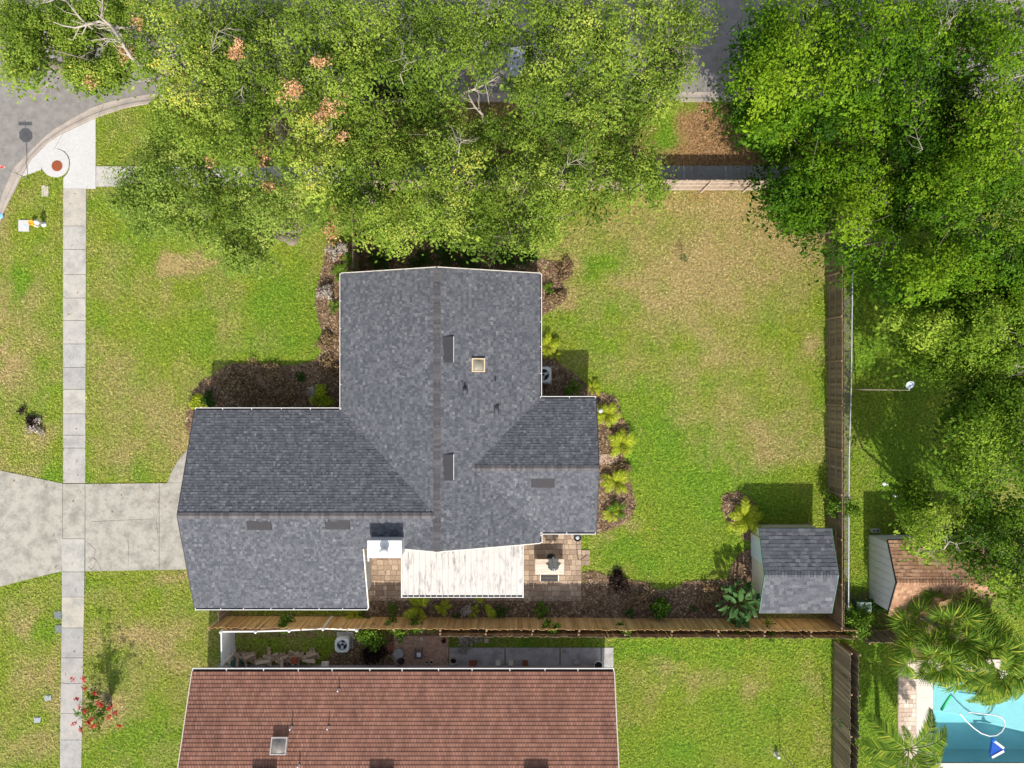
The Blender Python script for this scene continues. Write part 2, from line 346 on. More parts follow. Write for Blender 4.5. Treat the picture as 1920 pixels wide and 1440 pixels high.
# ---------------------------------------------------------------- road, kerb
street = [(-20,520),(-14,440),(-6,400),(6,360),(24,317),(56,284),(80,260),(105,240),(135,223),(175,200),(219,187),(262,179),(300,175),(420,173),(2700,171)]
grassE = [(-12,520),(-6,450),(2,412),(14,385),(27,360),(41,331),(60,298),(80,277),(119,250),(144,238),(180,221),(237,202),(280,195),(310,193),(420,192),(2700,191)]
MB().prism([W2(*p) for p in street]+[W2(2700,-110), W2(-1500,-110), W2(-1500,3000), W2(-26,3000), W2(-26,520)], -0.3, -0.006).build('street', M['road'], kind='structure', label='grey asphalt street curving round the corner')
kerb = empty('kerb', W(100, 250), kind='structure', label='pale concrete kerb along the street')
def resample(poly, step):
    P = [Vector((*W2(*p), 0)) for p in poly]; out = [P[0]]; acc = 0
    for a, b in zip(P, P[1:]):
        Ln = (b-a).length; t = step-acc
        while t <= Ln: out.append(a+(b-a)*(t/Ln)); t += step
        acc = (acc+Ln) % step if Ln+acc >= step else acc+Ln
    out.append(P[-1]); return out
def polyat(P, fr):
    Ls = [0]
    for a, b in zip(P, P[1:]): Ls.append(Ls[-1]+(b-a).length)
    t = fr*Ls[-1]
    for i in range(len(P)-1):
        if Ls[i+1] >= t-1e-9: return P[i].lerp(P[i+1], (t-Ls[i])/max(1e-9, Ls[i+1]-Ls[i]))
    return P[-1]
def kerb_piece(sa, sb):   # short runs between two polyline index ranges
    S = [Vector((*W2(*p), 0)) for p in street[sa:sb+1]]; G = [Vector((*W2(*p), 0)) for p in grassE[sa:sb+1]]
    L0 = sum((b-a).length for a, b in zip(S, S[1:])); n = max(1, round(L0/3.0))
    for k in range(n):
        mb = MB(); m = 4; rows = []
        for i in range(m+1):
            t = (k+(i/m)*(1-0.004 if i == m else 1))/n
            s, g = polyat(S, t), polyat(G, t)
            prof = [(0.0, -0.05), (0.0, 0.012), (0.30, 0.008), (0.52, 0.025), (0.70, 0.075), (0.97, 0.082), (1.0, 0.07), (1.0, -0.1)]
            rows.append([s.lerp(g, a)+Vector((0, 0, z)) for a, z in prof])
        q = len(rows[0]); vs = [v for r_ in rows for v in r_]
        fs = [(i*q+j, i*q+j+1, (i+1)*q+j+1, (i+1)*q+j) for i in range(m) for j in range(q-1)]
        mb.add(vs, fs); mb.build('kerb_stone', M['curb'], kerb)
kerb_piece(0, 12); 
S_, G_ = street, grassE
street2 = street[12:14]; 
def straight_kerb(x0, x1, n):
    for k in range(n):
        a = x0+(x1-x0)*k/n; b = x0+(x1-x0)*(k+1)/n-0.6
        ys, yg = 174-2*(a-300)/1200, 192.5-1*(a-300)/1200
        mb = MB(); prof = [(0.0, -0.05), (0.0, 0.012), (0.30, 0.008), (0.52, 0.025), (0.70, 0.075), (0.97, 0.082), (1.0, -0.1)]
        A = [Vector((*W2(a, ys+(yg-ys)*t), z)) for t, z in prof]; Bq = [Vector((*W2(b, ys+(yg-ys)*t), z)) for t, z in prof]
        q = len(prof); mb.add(A+Bq, [(j, j+1, q+j+1, q+j) for j in range(q-1)]); mb.build('kerb_stone', M['curb'], kerb)
straight_kerb(300, 2000, 16)

# ---------------------------------------------------------------- sidewalks, driveway: every slab a piece
side = empty('sidewalk', W(139, 700), kind='structure', label='sidewalk of square concrete slabs crossing the front lawn')
def edge(y):
    ys = [354, 900, 1010, 1110, 1440, 1500]; xl = [119, 119, 116.5, 117, 113, 112]; xr = [162, 160.5, 159.5, 158.5, 153, 152]
    return np.interp(y, ys, xl), np.interp(y, ys, xr)
joints = [354, 424, 468, 515, 559, 601, 645, 689, 730, 776, 816, 840, 906]
joints2 = [1010, 1072, 1119, 1177, 1233, 1281, 1337, 1387, 1440, 1490]
cols = [(.50,.44,.35),(.46,.44,.40),(.50,.47,.42),(.52,.48,.41),(.50,.46,.40),(.44,.41,.38),(.40,.39,.38),(.36,.34,.33),(.48,.45,.38),(.42,.40,.38),(.44,.42,.39),(.42,.40,.37)]
cols2 = [(.46,.44,.39),(.36,.35,.33),(.50,.44,.34),(.30,.29,.28),(.37,.34,.32),(.38,.35,.34),(.42,.38,.36),(.37,.35,.34),(.36,.34,.33)]
def slab(a, b, c, parent=side, z=0.035):
    c = tuple(.5*v+.5*w_ for v, w_ in zip(c, (.42, .395, .355)))
    c = tuple(v*.93 for v in c)
    l0, r0 = edge(a); l1, r1 = edge(b)
    o = MB().prism([W2(l0, a+.4), W2(r0, a+.4), W2(r1, b-.4), W2(l1, b-.4)], -0.08, z).build('slab', M['slab'], parent); o.color = (*c, 1)
for js, cs in ((joints, cols), (joints2, cols2)):
    for i in range(len(js)-1): slab(js[i], js[i+1], cs[i], z=0.035+random.uniform(-.006, .008))
# white corner ramp with the round pad and its rusty cover
rampo = empty('corner_ramp', W(150, 300), kind='structure', label='new white concrete ramp slab at the street corner')
cc = (104, 306); R_ = 26.5
circ = [(cc[0]+R_*math.cos(math.radians(t)), cc[1]+R_*math.sin(math.radians(t))) for t in range(0, 360, 12)]
MB().prism([W2(*p) for p in circ], -0.08, 0.046).build('round_pad', M['white_conc'], rampo)
MB().prism([W2(*p) for p in [(119,251),(144,239),(180,222),(180,354),(119.5,354),(119.5,334),(127,326),(131,318),(132.5,306),(130,294),(122,284),(110,279),(102.5,280.5)]], -0.08, 0.040).build('slab', M['white_conc'], rampo)
MB().prism([W2(*p) for p in [(102,279.5),(117.5,252),(98,263),(80,278.5),(60,299),(42,331),(78,318),(79,300),(88,287)]], -0.08, 0.038).build('slab', M['white_conc'], rampo)
cv = MB().lathe(W(107, 311, 0.046), [(0.31, 0), (0.31, .012), (0.27, .015), (0.0, .015)], 28)
for i in range(-4, 5): cv.box(*(lambda c: (c.x-math.sqrt(max(.02,.07-(i*.055)**2)), c.x+math.sqrt(max(.02,.07-(i*.055)**2)), c.y+i*.055-.008, c.y+i*.055+.008, .061, .068))(W(107,311)))
tag(cv.build('manhole_cover', M['rust']), 'round rusty iron cover set in the white concrete pad', 'manhole cover')
def crack(pts, parent, w=.012, mat=None):
    mb = MB()
    P = [W(a, b, .0385) for a, b in pts]
    for p, q in zip(P, P[1:]):
        d = (q-p).normalized(); s_ = Vector((-d.y, d.x, 0))*w*random.uniform(.5, 1.2); mb.add([p-s_, q-s_, q+s_, p+s_], [(0, 1, 2, 3)])
    mb.build('crack', mat, parent)
# cross walk under the trees
walk2 = empty('cross_walk', W(700, 330), kind='structure', label='sidewalk running along the street behind the back fence')
xs = [180, 222, 262, 305, 348, 392, 436, 480, 530, 590, 650, 720, 790, 860, 930, 1000, 1070, 1160, 1267, 1400, 1520, 1640]
for i, (a, b) in enumerate(zip(xs, xs[1:])):
    t0, t1 = (312, 350) if a < 600 else (311, 345)
    o = MB().prism([W2(a+.5, t0), W2(b-.5, t0), W2(b-.5, t1), W2(a+.5, t1)], -0.08, 0.035).build('slab', M['slab'], walk2)
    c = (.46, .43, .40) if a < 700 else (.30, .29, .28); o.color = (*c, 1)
drive = empty('driveway', W(160, 990), kind='structure', label='stained concrete driveway leading to the garage')
def dslab(poly, z=0.03): return MB().prism([W2(*p) for p in poly], -0.08, z).build('slab', M['drive'], drive)
dslab([(160.5,907.5),(298.5,906),(298.5,1068.5),(160.5,1071)])
dslab([(299.3,906),(420,904),(420,1066),(299.3,1068.5)], 0.032)
dslab([(118.5,907.2),(159.7,907.2),(159.7,1009.6),(118.5,1009.6)], 0.031)
dslab([(-30,874),(0,882),(117.7,906.5),(117.7,1009.6),(116,1071),(60,1084),(0,1100),(-30,1110)], 0.028)
dslab([(314,905.4),(322,885),(334,864),(350,845),(372,833),(420,833),(420,903.4)], 0.034)

M['crack'] = mat_plain('dark_crack', (.05, .046, .04), .95)
for q in ([(160,1015),(170,1022),(180,1032),(176,1045),(185,1058),(190,1070)], [(166,1056),(172,1045),(180,1050),(176,1064),(168,1068)], [(240,1012),(241,1030),(240,1062)], [(172,978),(200,977),(240,975),(290,973)], [(298,948),(293,975),(296,1003)], [(165,1062),(172,1069),(183,1070)]): crack(q, drive, .007, M['crack'])
# ---------------------------------------------------------------- beds and litter
beds = {
 'front': [(640,480),(612,455),(606,500),(594,540),(590,565),(598,600),(606,628),(604,660),(590,676),(560,684),(520,686),(470,682),(430,683),(412,694),(398,706),(380,712),(362,735),(352,760),(348,790),(352,815),(372,815),(372,775),(645,775)],
 'north': [(640,455),(1005,452),(1005,520),(640,520)],
 'ne': [(1005,486),(1030,488),(1064,500),(1064,524),(1052,530),(1062,545),(1060,562),(1042,575),(1022,590),(1005,600)],
 'ac': [(1008,640),(1030,640),(1046,680),(1075,700),(1100,722),(1122,735),(1150,742),(1158,752),(1165,782),(1180,800),(1178,826),(1170,850),(1176,890),(1186,920),(1192,950),(1180,975),(1150,990),(1120,1000),(1100,990),(1100,740),(1008,745)],
 'south': [(686,1120),(1092,1123),(1092,1075),(1110,1070),(1150,1082),(1190,1088),(1212,1092),(1222,1104),(1250,1106),(1272,1100),(1285,1090),(1340,1088),(1365,1085),(1372,1060),(1385,1040),(1400,1030),(1425,1030),(1425,1120),(1425,1166),(686,1160)],
 'palm': [(1355,930),(1380,920),(1400,930),(1418,945),(1424,985),(1412,1010),(1400,1015),(1385,1000),(1365,980),(1352,955)],
 'tree': [(300,486),(315,478),(350,482),(352,500),(330,514),(300,508)] }
bedW = {k: [W2(*p) for p in v] for k, v in beds.items()}
def subdiv(poly, s=0.16, jit=0.07):
    out = []
    for i in range(len(poly)):
        a = Vector(poly[i]); b = Vector(poly[(i+1) % len(poly)]); n = max(1, int((b-a).length/s))
        for k in range(n):
            q = a.lerp(b, k/n); out.append((q.x+random.uniform(-jit, jit), q.y+random.uniform(-jit, jit)))
    return out
for k, p in bedW.items():
    if k == 'tree': continue
    MB().prism(subdiv(p), -0.05, 0.012).build('mulch_bed', M['mulch'], kind='structure', label='brown mulch bed beside the grey roofed house')
MB().prism(subdiv([W2(*p) for p in [(1583,540),(1598,540),(1590,1195),(1583,1195)]]), -0.05, 0.012).build('gravel_strip', mat_plain('grey_gravel', (0.16, 0.145, 0.13), 0.95, var=0.4, scale=14, bmp=0.8), kind='structure')
MB().prism(subdiv([W2(*p) for p in [(415,1152),(1600,1152),(1600,1195),(415,1195)]], 1.0, 0.02), -0.05, 0.008).build('fence_gap_soil', M['mulch'], kind='structure')
MB().prism(subdiv([W2(*p) for p in [(640,1195),(740,1195),(740,1262),(600,1262)]], 0.3), -0.05, 0.008).build('mulch_bed', M['mulch'], kind='structure')
MB().prism(subdiv([W2(*p) for p in [(1600,1110),(1680,1110),(1860,1180),(1860,1262),(1745,1262),(1690,1232),(1660,1205),(1592,1200)]], 0.3), -0.05, 0.008).build('mulch_bed', M['mulch'], kind='structure')
# chips and dry leaves
def scatter_quads(polys, dens, smin, smax, zmax, seed, tilt=0.5):
    r = np.random.default_rng(seed); V = []
    for p in polys:
        a = np.array(p); x0, y0 = a.min(0); x1, y1 = a.max(0)
        n = int((x1-x0)*(y1-y0)*dens); x = r.uniform(x0, x1, n); y = r.uniform(y0, y1, n); k = inpoly(x, y, p); x, y = x[k], y[k]; n = len(x)
        th = r.uniform(0, 6.28, n); L = r.uniform(smin, smax, n); w = L*r.uniform(.25, .6, n)
        ax = np.stack([np.cos(th), np.sin(th), r.uniform(-tilt, tilt, n)], -1)*L[:, None]/2
        bx = np.stack([-np.sin(th), np.cos(th), r.uniform(-tilt, tilt, n)], -1)*w[:, None]/2
        c = np.stack([x, y, r.uniform(0.02, zmax, n)], -1)
        V.append(np.stack([c-ax-bx, c+ax-bx*.6, c+ax+bx, c-ax*.8+bx], 1))
    return np.concatenate(V)
V = scatter_quads([bedW[k] for k in ('front','north','ne','ac','south','palm')]+[[W2(*p) for p in [(640,1195),(740,1195),(740,1262),(600,1262)]]], 420, .05, .15, .06, 3)
tag(link('mulch_chips', npmesh('mulch_chips', V, 4, M['chips'])), 'loose brown mulch chips covering the beds', kind='stuff')
lit = [[W2(*p) for p in [(1295,225),(1310,195),(1480,195),(1560,300),(1290,308)]], [W2(*p) for p in [(420,195),(1230,195),(1230,308),(420,308)]], [W2(*p) for p in [(1390,345),(1560,345),(1560,460),(1500,400)]]]
V = scatter_quads(lit, 60, .05, .14, .05, 4)
tag(link('leaf_litter', npmesh('leaf_litter', V, 4, M['litter'])), 'dry orange leaf litter scattered by the street and fence', kind='stuff')

# ---------------------------------------------------------------- grass blades
concrete_polys = [[W2(*p) for p in q] for q in [
 [(118,354),(162.5,354),(160.5,906),(420,904),(420,1067),(159,1072),(152,1490),(112,1490),(116,1072),(0,1100),(-30,1110),(-30,874),(0,882),(118.5,906)],
 [(119,250),(180,221),(180,354),(119,354),(119,334),(104,333),(90,329),(78,318),(41,332),(60,298),(80,277)],
 [(180,311),(1640,311),(1640,350),(180,350)], [(314,906),(334,864),(350,845),(372,833),(420,833),(420,906)],
 [(686,1000),(1092,1000),(1092,1031),(1107,1031),(1107,1061),(1092,1061),(1092,1128),(686,1128)],
 [(736,1188),(842,1188),(842,1213),(1152,1213),(1152,1262),(736,1262)], [(36,413),(56,413),(56,434),(36,434)],
 [(1683,1230),(2000,1230),(2000,1500),(1690,1500),(1683,1400)] ]]
concrete_polys.append([W2(*p) for p in street]+[W2(2700,-110), W2(-1500,-110), W2(-1500,3000), W2(-26,3000)])
concrete_polys.append([W2(*p) for p in grassE]+[W2(*p) for p in street[::-1]])
house_polys = [[(-8.7,5.5),(1.2,5.5),(1.2,-1),(4.1,-1),(4.1,-7.6),(-7.9,-8.2),(-7.9,-11.6),(-16.4,-11.6),(-16.4,-1.7),(-8.7,-1.7)], [(-16.6,-15.6),(5.1,-15.6),(5.1,-27),(-16.6,-27)],
 [(13.7,-8),(17.0,-8),(17.0,-12.1),(13.7,-12.1)], [(20.5,-8.6),(25.1,-8.6),(25.1,-12.2),(20.5,-12.2)]]
r = np.random.default_rng(21)
n = 620000
x = r.uniform(-30.5, 30.5, n); y = r.uniform(-23, 19, n)
bad = np.zeros(n, bool)
qx, qy = x+r.normal(0, .03, n), y+r.normal(0, .03, n)
for p in concrete_polys+house_polys: bad |= inpoly(qx, qy, p)
jx, jy = x+r.normal(0, .10, n), y+r.normal(0, .10, n)
for k_, p in bedW.items():
    if k_ != 'tree': bad |= inpoly(jx, jy, p) & (r.random(n) < .97)
d, l, rr = lawn(x, y)
bad |= r.random(n) < np.clip((d-0.85)*2.2, 0, .85)
bad |= r.random(n) < rr*.55
# under the solid canopy the lawn is thin
px, py = x*33+960, 720-y*33
can = ((px > 420) & (px < 1180) & (py < 420)) | ((px > 1500) & (py < 420))
bad |= can & (r.random(n) < .85)
ok = ~bad; x, y, d, l, rr = x[ok], y[ok], d[ok], l[ok], rr[ok]; n = len(x)
th = r.uniform(0, 6.28, n)+vnoise(x*33, y*33, 8, 77)*4; L = r.uniform(.07, .19, n); w = r.uniform(.012, .026, n)
hz = r.uniform(.012, .07, n)
base = np.stack([x, y, np.full(n, -0.004)], -1); di = np.stack([np.cos(th), np.sin(th), np.zeros(n)], -1); pe = np.stack([-np.sin(th), np.cos(th), r.uniform(-.4, .4, n)], -1)
tip = base+di*L[:, None]; tip[:, 2] = hz
V = np.stack([base-pe*w[:, None], base+pe*w[:, None], tip], 1); V[:, 0, 2] = np.maximum(V[:, 0, 2], -.01)
V[:, :2, 2] += r.uniform(0, .03, n)[:, None]
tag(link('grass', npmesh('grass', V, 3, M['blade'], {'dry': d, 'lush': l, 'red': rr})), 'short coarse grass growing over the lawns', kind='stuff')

# a few fallen leaves on the open lawn
V = scatter_quads([[(-29,-22),(25,-22),(25,12),(-29,12)]], 1.3, .05, .11, .09, 9)
c_ = V.mean(1); kx = np.zeros(len(V), bool)
for p in house_polys+[[(23,-22),(33,-22),(33,-16),(23,-16)]]: kx |= inpoly(c_[:, 0], c_[:, 1], p)
tag(link('fallen_leaves', npmesh('fallen_leaves', V[~kx]+np.array([0, 0, .03]), 4, M['litter'])), 'single brown leaves fallen over lawns and paving', kind='stuff')
# ---------------------------------------------------------------- roofs
def clip(poly, a, b, c):           # keep a*u+b*v >= c
    out = []; n = len(poly)
    for i in range(n):
        p, q = poly[i], poly[(i+1) % n]; dp, dq = a*p[0]+b*p[1]-c, a*q[0]+b*q[1]-c
        if dp >= 0: out.append(p)
        if (dp >= 0) != (dq >= 0):
            t = dp/(dp-dq); out.append((p[0]+(q[0]-p[0])*t, p[1]+(q[1]-p[1])*t))
    return out
class Slope:
    """plane through eave point e (x,y), up-slope horizontal dir up=(ux,uy), z0 at eave, pitch m"""
    def __init__(s, e, up, z0, m):
        s.e = Vector(e); s.up = Vector(up); s.al = Vector((up[1], -up[0])); s.z0 = z0; s.m = m; s.k = math.sqrt(1+m*m)
        s.n = Vector((-m*up[0], -m*up[1], 1)).normalized()
    def uv(s, p): d = Vector((p[0], p[1]))-s.e; return (d.dot(s.al), d.dot(s.up)*s.k)
    def z(s, x, y): return s.z0+s.m*(Vector((x, y))-s.e).dot(s.up)
    def P(s, u, v, h=0):
        q = s.e+s.al*u+s.up*(v/s.k); return Vector((q.x, q.y, s.z0+s.m*v/s.k))+s.n*h
    def ray(s, px, py):
        kx, ky = (px-960)/F, (720-py)/F
        # z = z0+m*((x-ex)ux+(y-ey)uy)
        A = s.z0-s.m*(s.e.x*s.up.x+s.e.y*s.up.y); q = s.m*(kx*s.up.x+ky*s.up.y)
        z = (A+q*H)/(1+q); return W(px, py, z)
    def frame(s, p):               # matrix: x along eave, y up slope, z normal
        a = Vector((s.al.x, s.al.y, 0)); b = Vector((s.up.x, s.up.y, s.m)).normalized()
        Mx = Matrix((( a.x, b.x, s.n.x, p.x), (a.y, b.y, s.n.y, p.y), (a.z, b.z, s.n.z, p.z), (0, 0, 0, 1))); return Mx
def convex_halfplanes(poly):
    n = len(poly); A = sum(poly[i][0]*poly[(i+1)%n][1]-poly[(i+1)%n][0]*poly[i][1] for i in range(n))
    if A < 0: poly = poly[::-1]
    out = []
    for i in range(n):
        p, q = poly[i], poly[(i+1)%n]; a, b = -(q[1]-p[1]), (q[0]-p[0]); out.append((a, b, a*p[0]+b*p[1]))
    return out
def shingles(sl, pieces, e, wmin, wmax, t, mb, seed, jagged=True, slot=0.0, stagger=None):
    rr = random.Random(seed); UV = [[sl.uv(p) for p in pc] for pc in pieces]
    u0 = min(p[0] for q in UV for p in q); u1 = max(p[0] for q in UV for p in q); v0 = min(p[1] for q in UV for p in q); v1 = max(p[1] for q in UV for p in q)
    nv = int((v1-v0)/e)+2; v0 = math.floor(v0/e)*e
    HP = [convex_halfplanes(q) for q in UV]
    for r_ in range(nv):
        va = v0+r_*e
        u = u0-rr.uniform(0, wmax) if stagger is None else u0-wmax+(r_ % 2)*stagger*wmax
        while u < u1:
            w = rr.uniform(wmin, wmax); tt = t*(rr.choice([1, 1, 1.9]) if jagged else 1)
            dv = 0
            rect = [(u+slot/2, va-dv), (u+w-slot/2, va-dv), (u+w-slot/2, va+e), (u+slot/2, va+e)]
            for hp in HP:
                p = rect
                for h in hp:
                    p = clip(p, *h)
                    if len(p) < 3: break
                if len(p) < 3: continue
                hh = [tt*(1-0.85*(q[1]-va)/e)+0.004 for q in p]
                top = [sl.P(q[0], q[1], h_) for q, h_ in zip(p, hh)]; bot = [sl.P(q[0], q[1], -0.004) for q in p]
                m = len(p); fs = [tuple(range(m))]
                for i in range(m):
                    j = (i+1) % m; fs.append((i, m+i, m+j, j))
                mb.add(top+bot, fs)
            u += w
def deck(pieces, sl, mb, th=0.14, drop=0.006):
    for pc in pieces:
        top = [Vector((p[0], p[1], sl.z(*p)-drop)) for p in pc]; bot = [v-Vector((0, 0, th)) for v in top]
        n = len(pc); A = sum(pc[i][0]*pc[(i+1)%n][1]-pc[(i+1)%n][0]*pc[i][1] for i in range(n))
        if A < 0: top = top[::-1]; bot = bot[::-1]
        mb.add(top+bot, [tuple(range(n)), tuple(range(2*n-1, n-1, -1))]+[(i, n+i, n+(i+1)%n, (i+1)%n) for i in range(n)])
def caps(a, b, sl1, sl2, step, halfw, mb):
    """row of folded ridge caps from a to b"""
    a = Vector(a); b = Vector(b); d = (b-a); n = int(d.length/step); t = d.normalized()
    def side(sl): return Vector((-sl.up.x, -sl.up.y, -sl.m)).normalized()*halfw
    s1, s2 = side(sl1), side(sl2)
    for i in range(n):
        p = a+t*(i*step); q = a+t*((i+1)*step*1.0)
        h0, h1 = Vector((0, 0, 0.048)), Vector((0, 0, 0.012))
        vs = [p+h0, p+s1+h0, q+s1+h1, q+h1, p+s2+h0, q+s2+h1, p+s1-Vector((0,0,.02)), p+s2-Vector((0,0,.02)), p-Vector((0,0,.02))]
        mb.add(vs, [(0, 1, 2, 3), (0, 3, 5, 4), (0, 8, 6, 1), (0, 4, 7, 8)])
def gutter(name, a, b, out, z, parent, hang=1.3, w=0.125, inside=None):
    """a,b: (x,y) eave ends; out: outward unit (x,y); open trough with hangers"""
    a = Vector((*a, 0)); b = Vector((*b, 0)); o = Vector((*out, 0)); t = (b-a).normalized()
    mb = MB()
    def strip(o0, o1, z0, z1):
        p = [a+o*o0, b+o*o0, b+o*o1, a+o*o1]; vs = [Vector((q.x, q.y, z0)) for q in p]+[Vector((q.x, q.y, z1)) for q in p]
        mb.add(vs, [(3,2,1,0),(4,5,6,7),(0,1,5,4),(1,2,6,5),(2,3,7,6),(3,0,4,7)])
    strip(w-.035, w, z-.10, z+.0); strip(0.0, w-.036, z-.13, z-.11)
    n = max(2, int((b-a).length/hang))
    for i in range(n+1):
        c = a+t*((b-a).length*(i/n)); c = c+t*(.02 if i == 0 else (-.02 if i == n else random.uniform(-.1, .1)))
        mb.add([(c+t*s1*.018+o*o0+Vector((0, 0, zz))) for zz in (z-.02, z-.002) for s1, o0 in ((-1, -.02), (1, -.02), (1, w-.03), (-1, w-.03))],
               [(3,2,1,0),(4,5,6,7),(0,1,5,4),(1,2,6,5),(2,3,7,6),(3,0,4,7)])
    g = mb.build(name, M['white'], parent)
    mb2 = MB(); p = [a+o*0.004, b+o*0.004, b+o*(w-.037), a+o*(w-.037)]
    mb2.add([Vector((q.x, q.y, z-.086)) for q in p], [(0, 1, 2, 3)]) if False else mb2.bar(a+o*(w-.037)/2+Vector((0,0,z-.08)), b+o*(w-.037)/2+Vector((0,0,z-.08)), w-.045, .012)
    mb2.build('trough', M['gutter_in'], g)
    return g
ZE, MP = 2.5, 0.36
XC, XWm, XE, YN, YS = -3.79, -9.07, 1.49, 5.87, -8.45
YC, XG, YGN, YGS, XCUT = -6.64, -16.86, -1.38, -11.90, -7.66
ye, XE2, xv = -4.325, 4.45, -2.12
house = empty('house', (-3.8, -3, 0), 'grey shingled single storey house with white chimney and gutters in the middle of the lot', 'house')
sE = Slope((XE, YN), (-1, 0), ZE, MP); sW = Slope((XWm, YN), (1, 0), ZE, MP)
sGN = Slope((XG, YGN), (0, -1), ZE, MP); sGS = Slope((XG, YGS), (0, 1), ZE, MP)
sEN = Slope((XE2, ye+3.55), (0, -1), ZE, MP); sES = Slope((XE2, ye-3.55), (0, 1), ZE, MP)
slopes = [
 ('E', sE, [[(XC,YN),(XE,YN),(XE,ye+3.55),(xv,ye),(XC,ye)], [(XC,ye),(xv,ye),(XE,ye-3.55),(XE,YS),(XC,YS)]]),
 ('W', sW, [[(XC,YN),(XWm,YN),(XWm,YGN),(XC,YC)], [(XC,YC),(-5.6,YS),(XC,YS)]]),
 ('GN', sGN, [[(XG,YC),(XG,YGN),(XWm,YGN),(XC,YC)]]),
 ('GS', sGS, [[(XG,YC),(XCUT,YC),(XCUT,YGS),(XG,YGS)], [(XCUT,YC),(XC,YC),(-5.6,YS),(XCUT,YS)]]),
 ('EN', sEN, [[(xv,ye),(XE,ye+3.55),(XE2,ye+3.55),(XE2,ye)]]),
 ('ES', sES, [[(xv,ye),(XE2,ye),(XE2,ye-3.55),(XE,ye-3.55)]]) ]
roof = MB()
for k, sl, pcs in slopes: deck(pcs, sl, roof)
roofo = roof.build('roof', M['underlay'], house)
for i, (k, sl, pcs) in enumerate(slopes):
    mb = MB(); shingles(sl, pcs, 0.146, 0.07, 0.20, 0.013, mb, 100+i)
    mb.build('shingles', M['shingle'], roofo, kind='stuff')
mb = MB(); zr = ZE+MP*5.28
caps((XC, YS, zr), (XC, YN, zr), sE, sW, 0.145, 0.19, mb)
caps((XG, YC, zr+.006), (XC, YC, zr+.006), sGN, sGS, 0.145, 0.17, mb)
zr2 = ZE+MP*3.55
caps((XE2, ye, zr2+.004), (xv, ye, zr2+.004), sEN, sES, 0.145, 0.17, mb)
mb.build('ridge_caps', M['cap'], roofo, kind='stuff')
# walls
wl = MB()
wl.box(XWm+.45, XE-.45, YS+.3, YN-.3, -.1, ZE+.05); wl.box(XG+.35, XWm+.4, YGS+.45, YGN-.45, -.1, ZE+.04); wl.box(XWm+.4, XCUT-.3, YGS+.46, YS+.5, -.1, ZE+.03)
wl.box(XE-.5, XE2-.3, ye-3.2, ye+3.2, -.1, ZE+.02)
def gable(mb, axis, c, w, at0, at1, z0, zt):
    if axis == 'x': pts = [(at0, c-w, z0), (at0, c+w, z0), (at0, c, zt), (at1, c-w, z0), (at1, c+w, z0), (at1, c, zt)]
    else: pts = [(c-w, at0, z0), (c+w, at0, z0), (c, at0, zt), (c-w, at1, z0), (c+w, at1, z0), (c, at1, zt)]
    mb.add(pts, [(0, 1, 2), (5, 4, 3), (0, 3, 4, 1), (1, 4, 5, 2), (2, 5, 3, 0)])
gable(wl, 'y', XC, 4.7, YN-.33, YN-.45, 2.5, 4.12); gable(wl, 'y', XC, 4.7, YS+.33, YS+.45, 2.5, 4.12)
gable(wl, 'x', YC, 4.7, XG+.38, XG+.5, 2.5, 4.12); gable(wl, 'x', ye, 3.1, XE2-.33, XE2-.45, 2.5, 3.55)
wl.build('wall', M['wall'], house)
MB().box(XG+.30, XG+.345, -9.3, -4.3, 0.02, 2.15).build('garage_door', M['white'], house)
# white rake boards on gable ends
def rake(pts, parent=house, w=.05, name='rake_board', mat=None):
    mb = MB()
    for a, b in zip(pts, pts[1:]): mb.bar(a, b, w, .16)
    return mb.build(name, mat or M['trim'], parent)
rake([(XWm, YN+.025, ZE-.08), (XC, YN+.025, zr-.08), (XE, YN+.025, ZE-.08)])
rake([(-5.55, YS-.025, sGS.z(-5.55, YS)-.08), (XC, YS-.025, zr-.08), (XE, YS-.025, ZE-.08)])
rake([(XG-.025, YGN, ZE-.08), (XG-.025, YC, zr-.08), (XG-.025, YGS, ZE-.08)], mat=M['vent'])
rake([(XE2+.025, ye+3.55, ZE-.08), (XE2+.025, ye, zr2-.08), (XE2+.025, ye-3.55, ZE-.08)], mat=M['vent'])
rake([(XCUT+.03, YS, sGS.z(0, YS)-.06), (XCUT+.03, YGS, ZE-.06)])
gutter('gutter', (XG, YGN), (XWm-.01, YGN), (0, 1), ZE, house)
gutter('gutter', (XWm, YN), (XWm, YGN+.0), (-1, 0), ZE, house, w=.10)
gutter('gutter', (XE, YN), (XE, ye+3.62), (1, 0), ZE, house, w=.10)
gutter('gutter', (XE, ye+3.55), (XE2, ye+3.55), (0, 1), ZE, house)
gutter('gutter', (XE+.02, ye-3.55), (XE2, ye-3.55), (0, -1), ZE, house)
gutter('gutter', (XE, ye-3.55), (XE, YS), (1, 0), ZE, house)
gutter('gutter', (XG, YGS), (XCUT, YGS), (0, -1), ZE, house)
dp = MB(); dp.tube([W(1011, 1003, 2.35), W(1009, 1003, 2.0), (1.18, -8.05, 1.8), (1.18, -8.05, 0.1)], .04, 6); dp.build('downspout', M['white'], house)
dp = MB(); dp.tube([(XCUT+.08, YS-.05, 3.0), (XCUT+.08, YS-.9, 2.75)], .05, 6); dp.build('downspout', M['trim'], house)
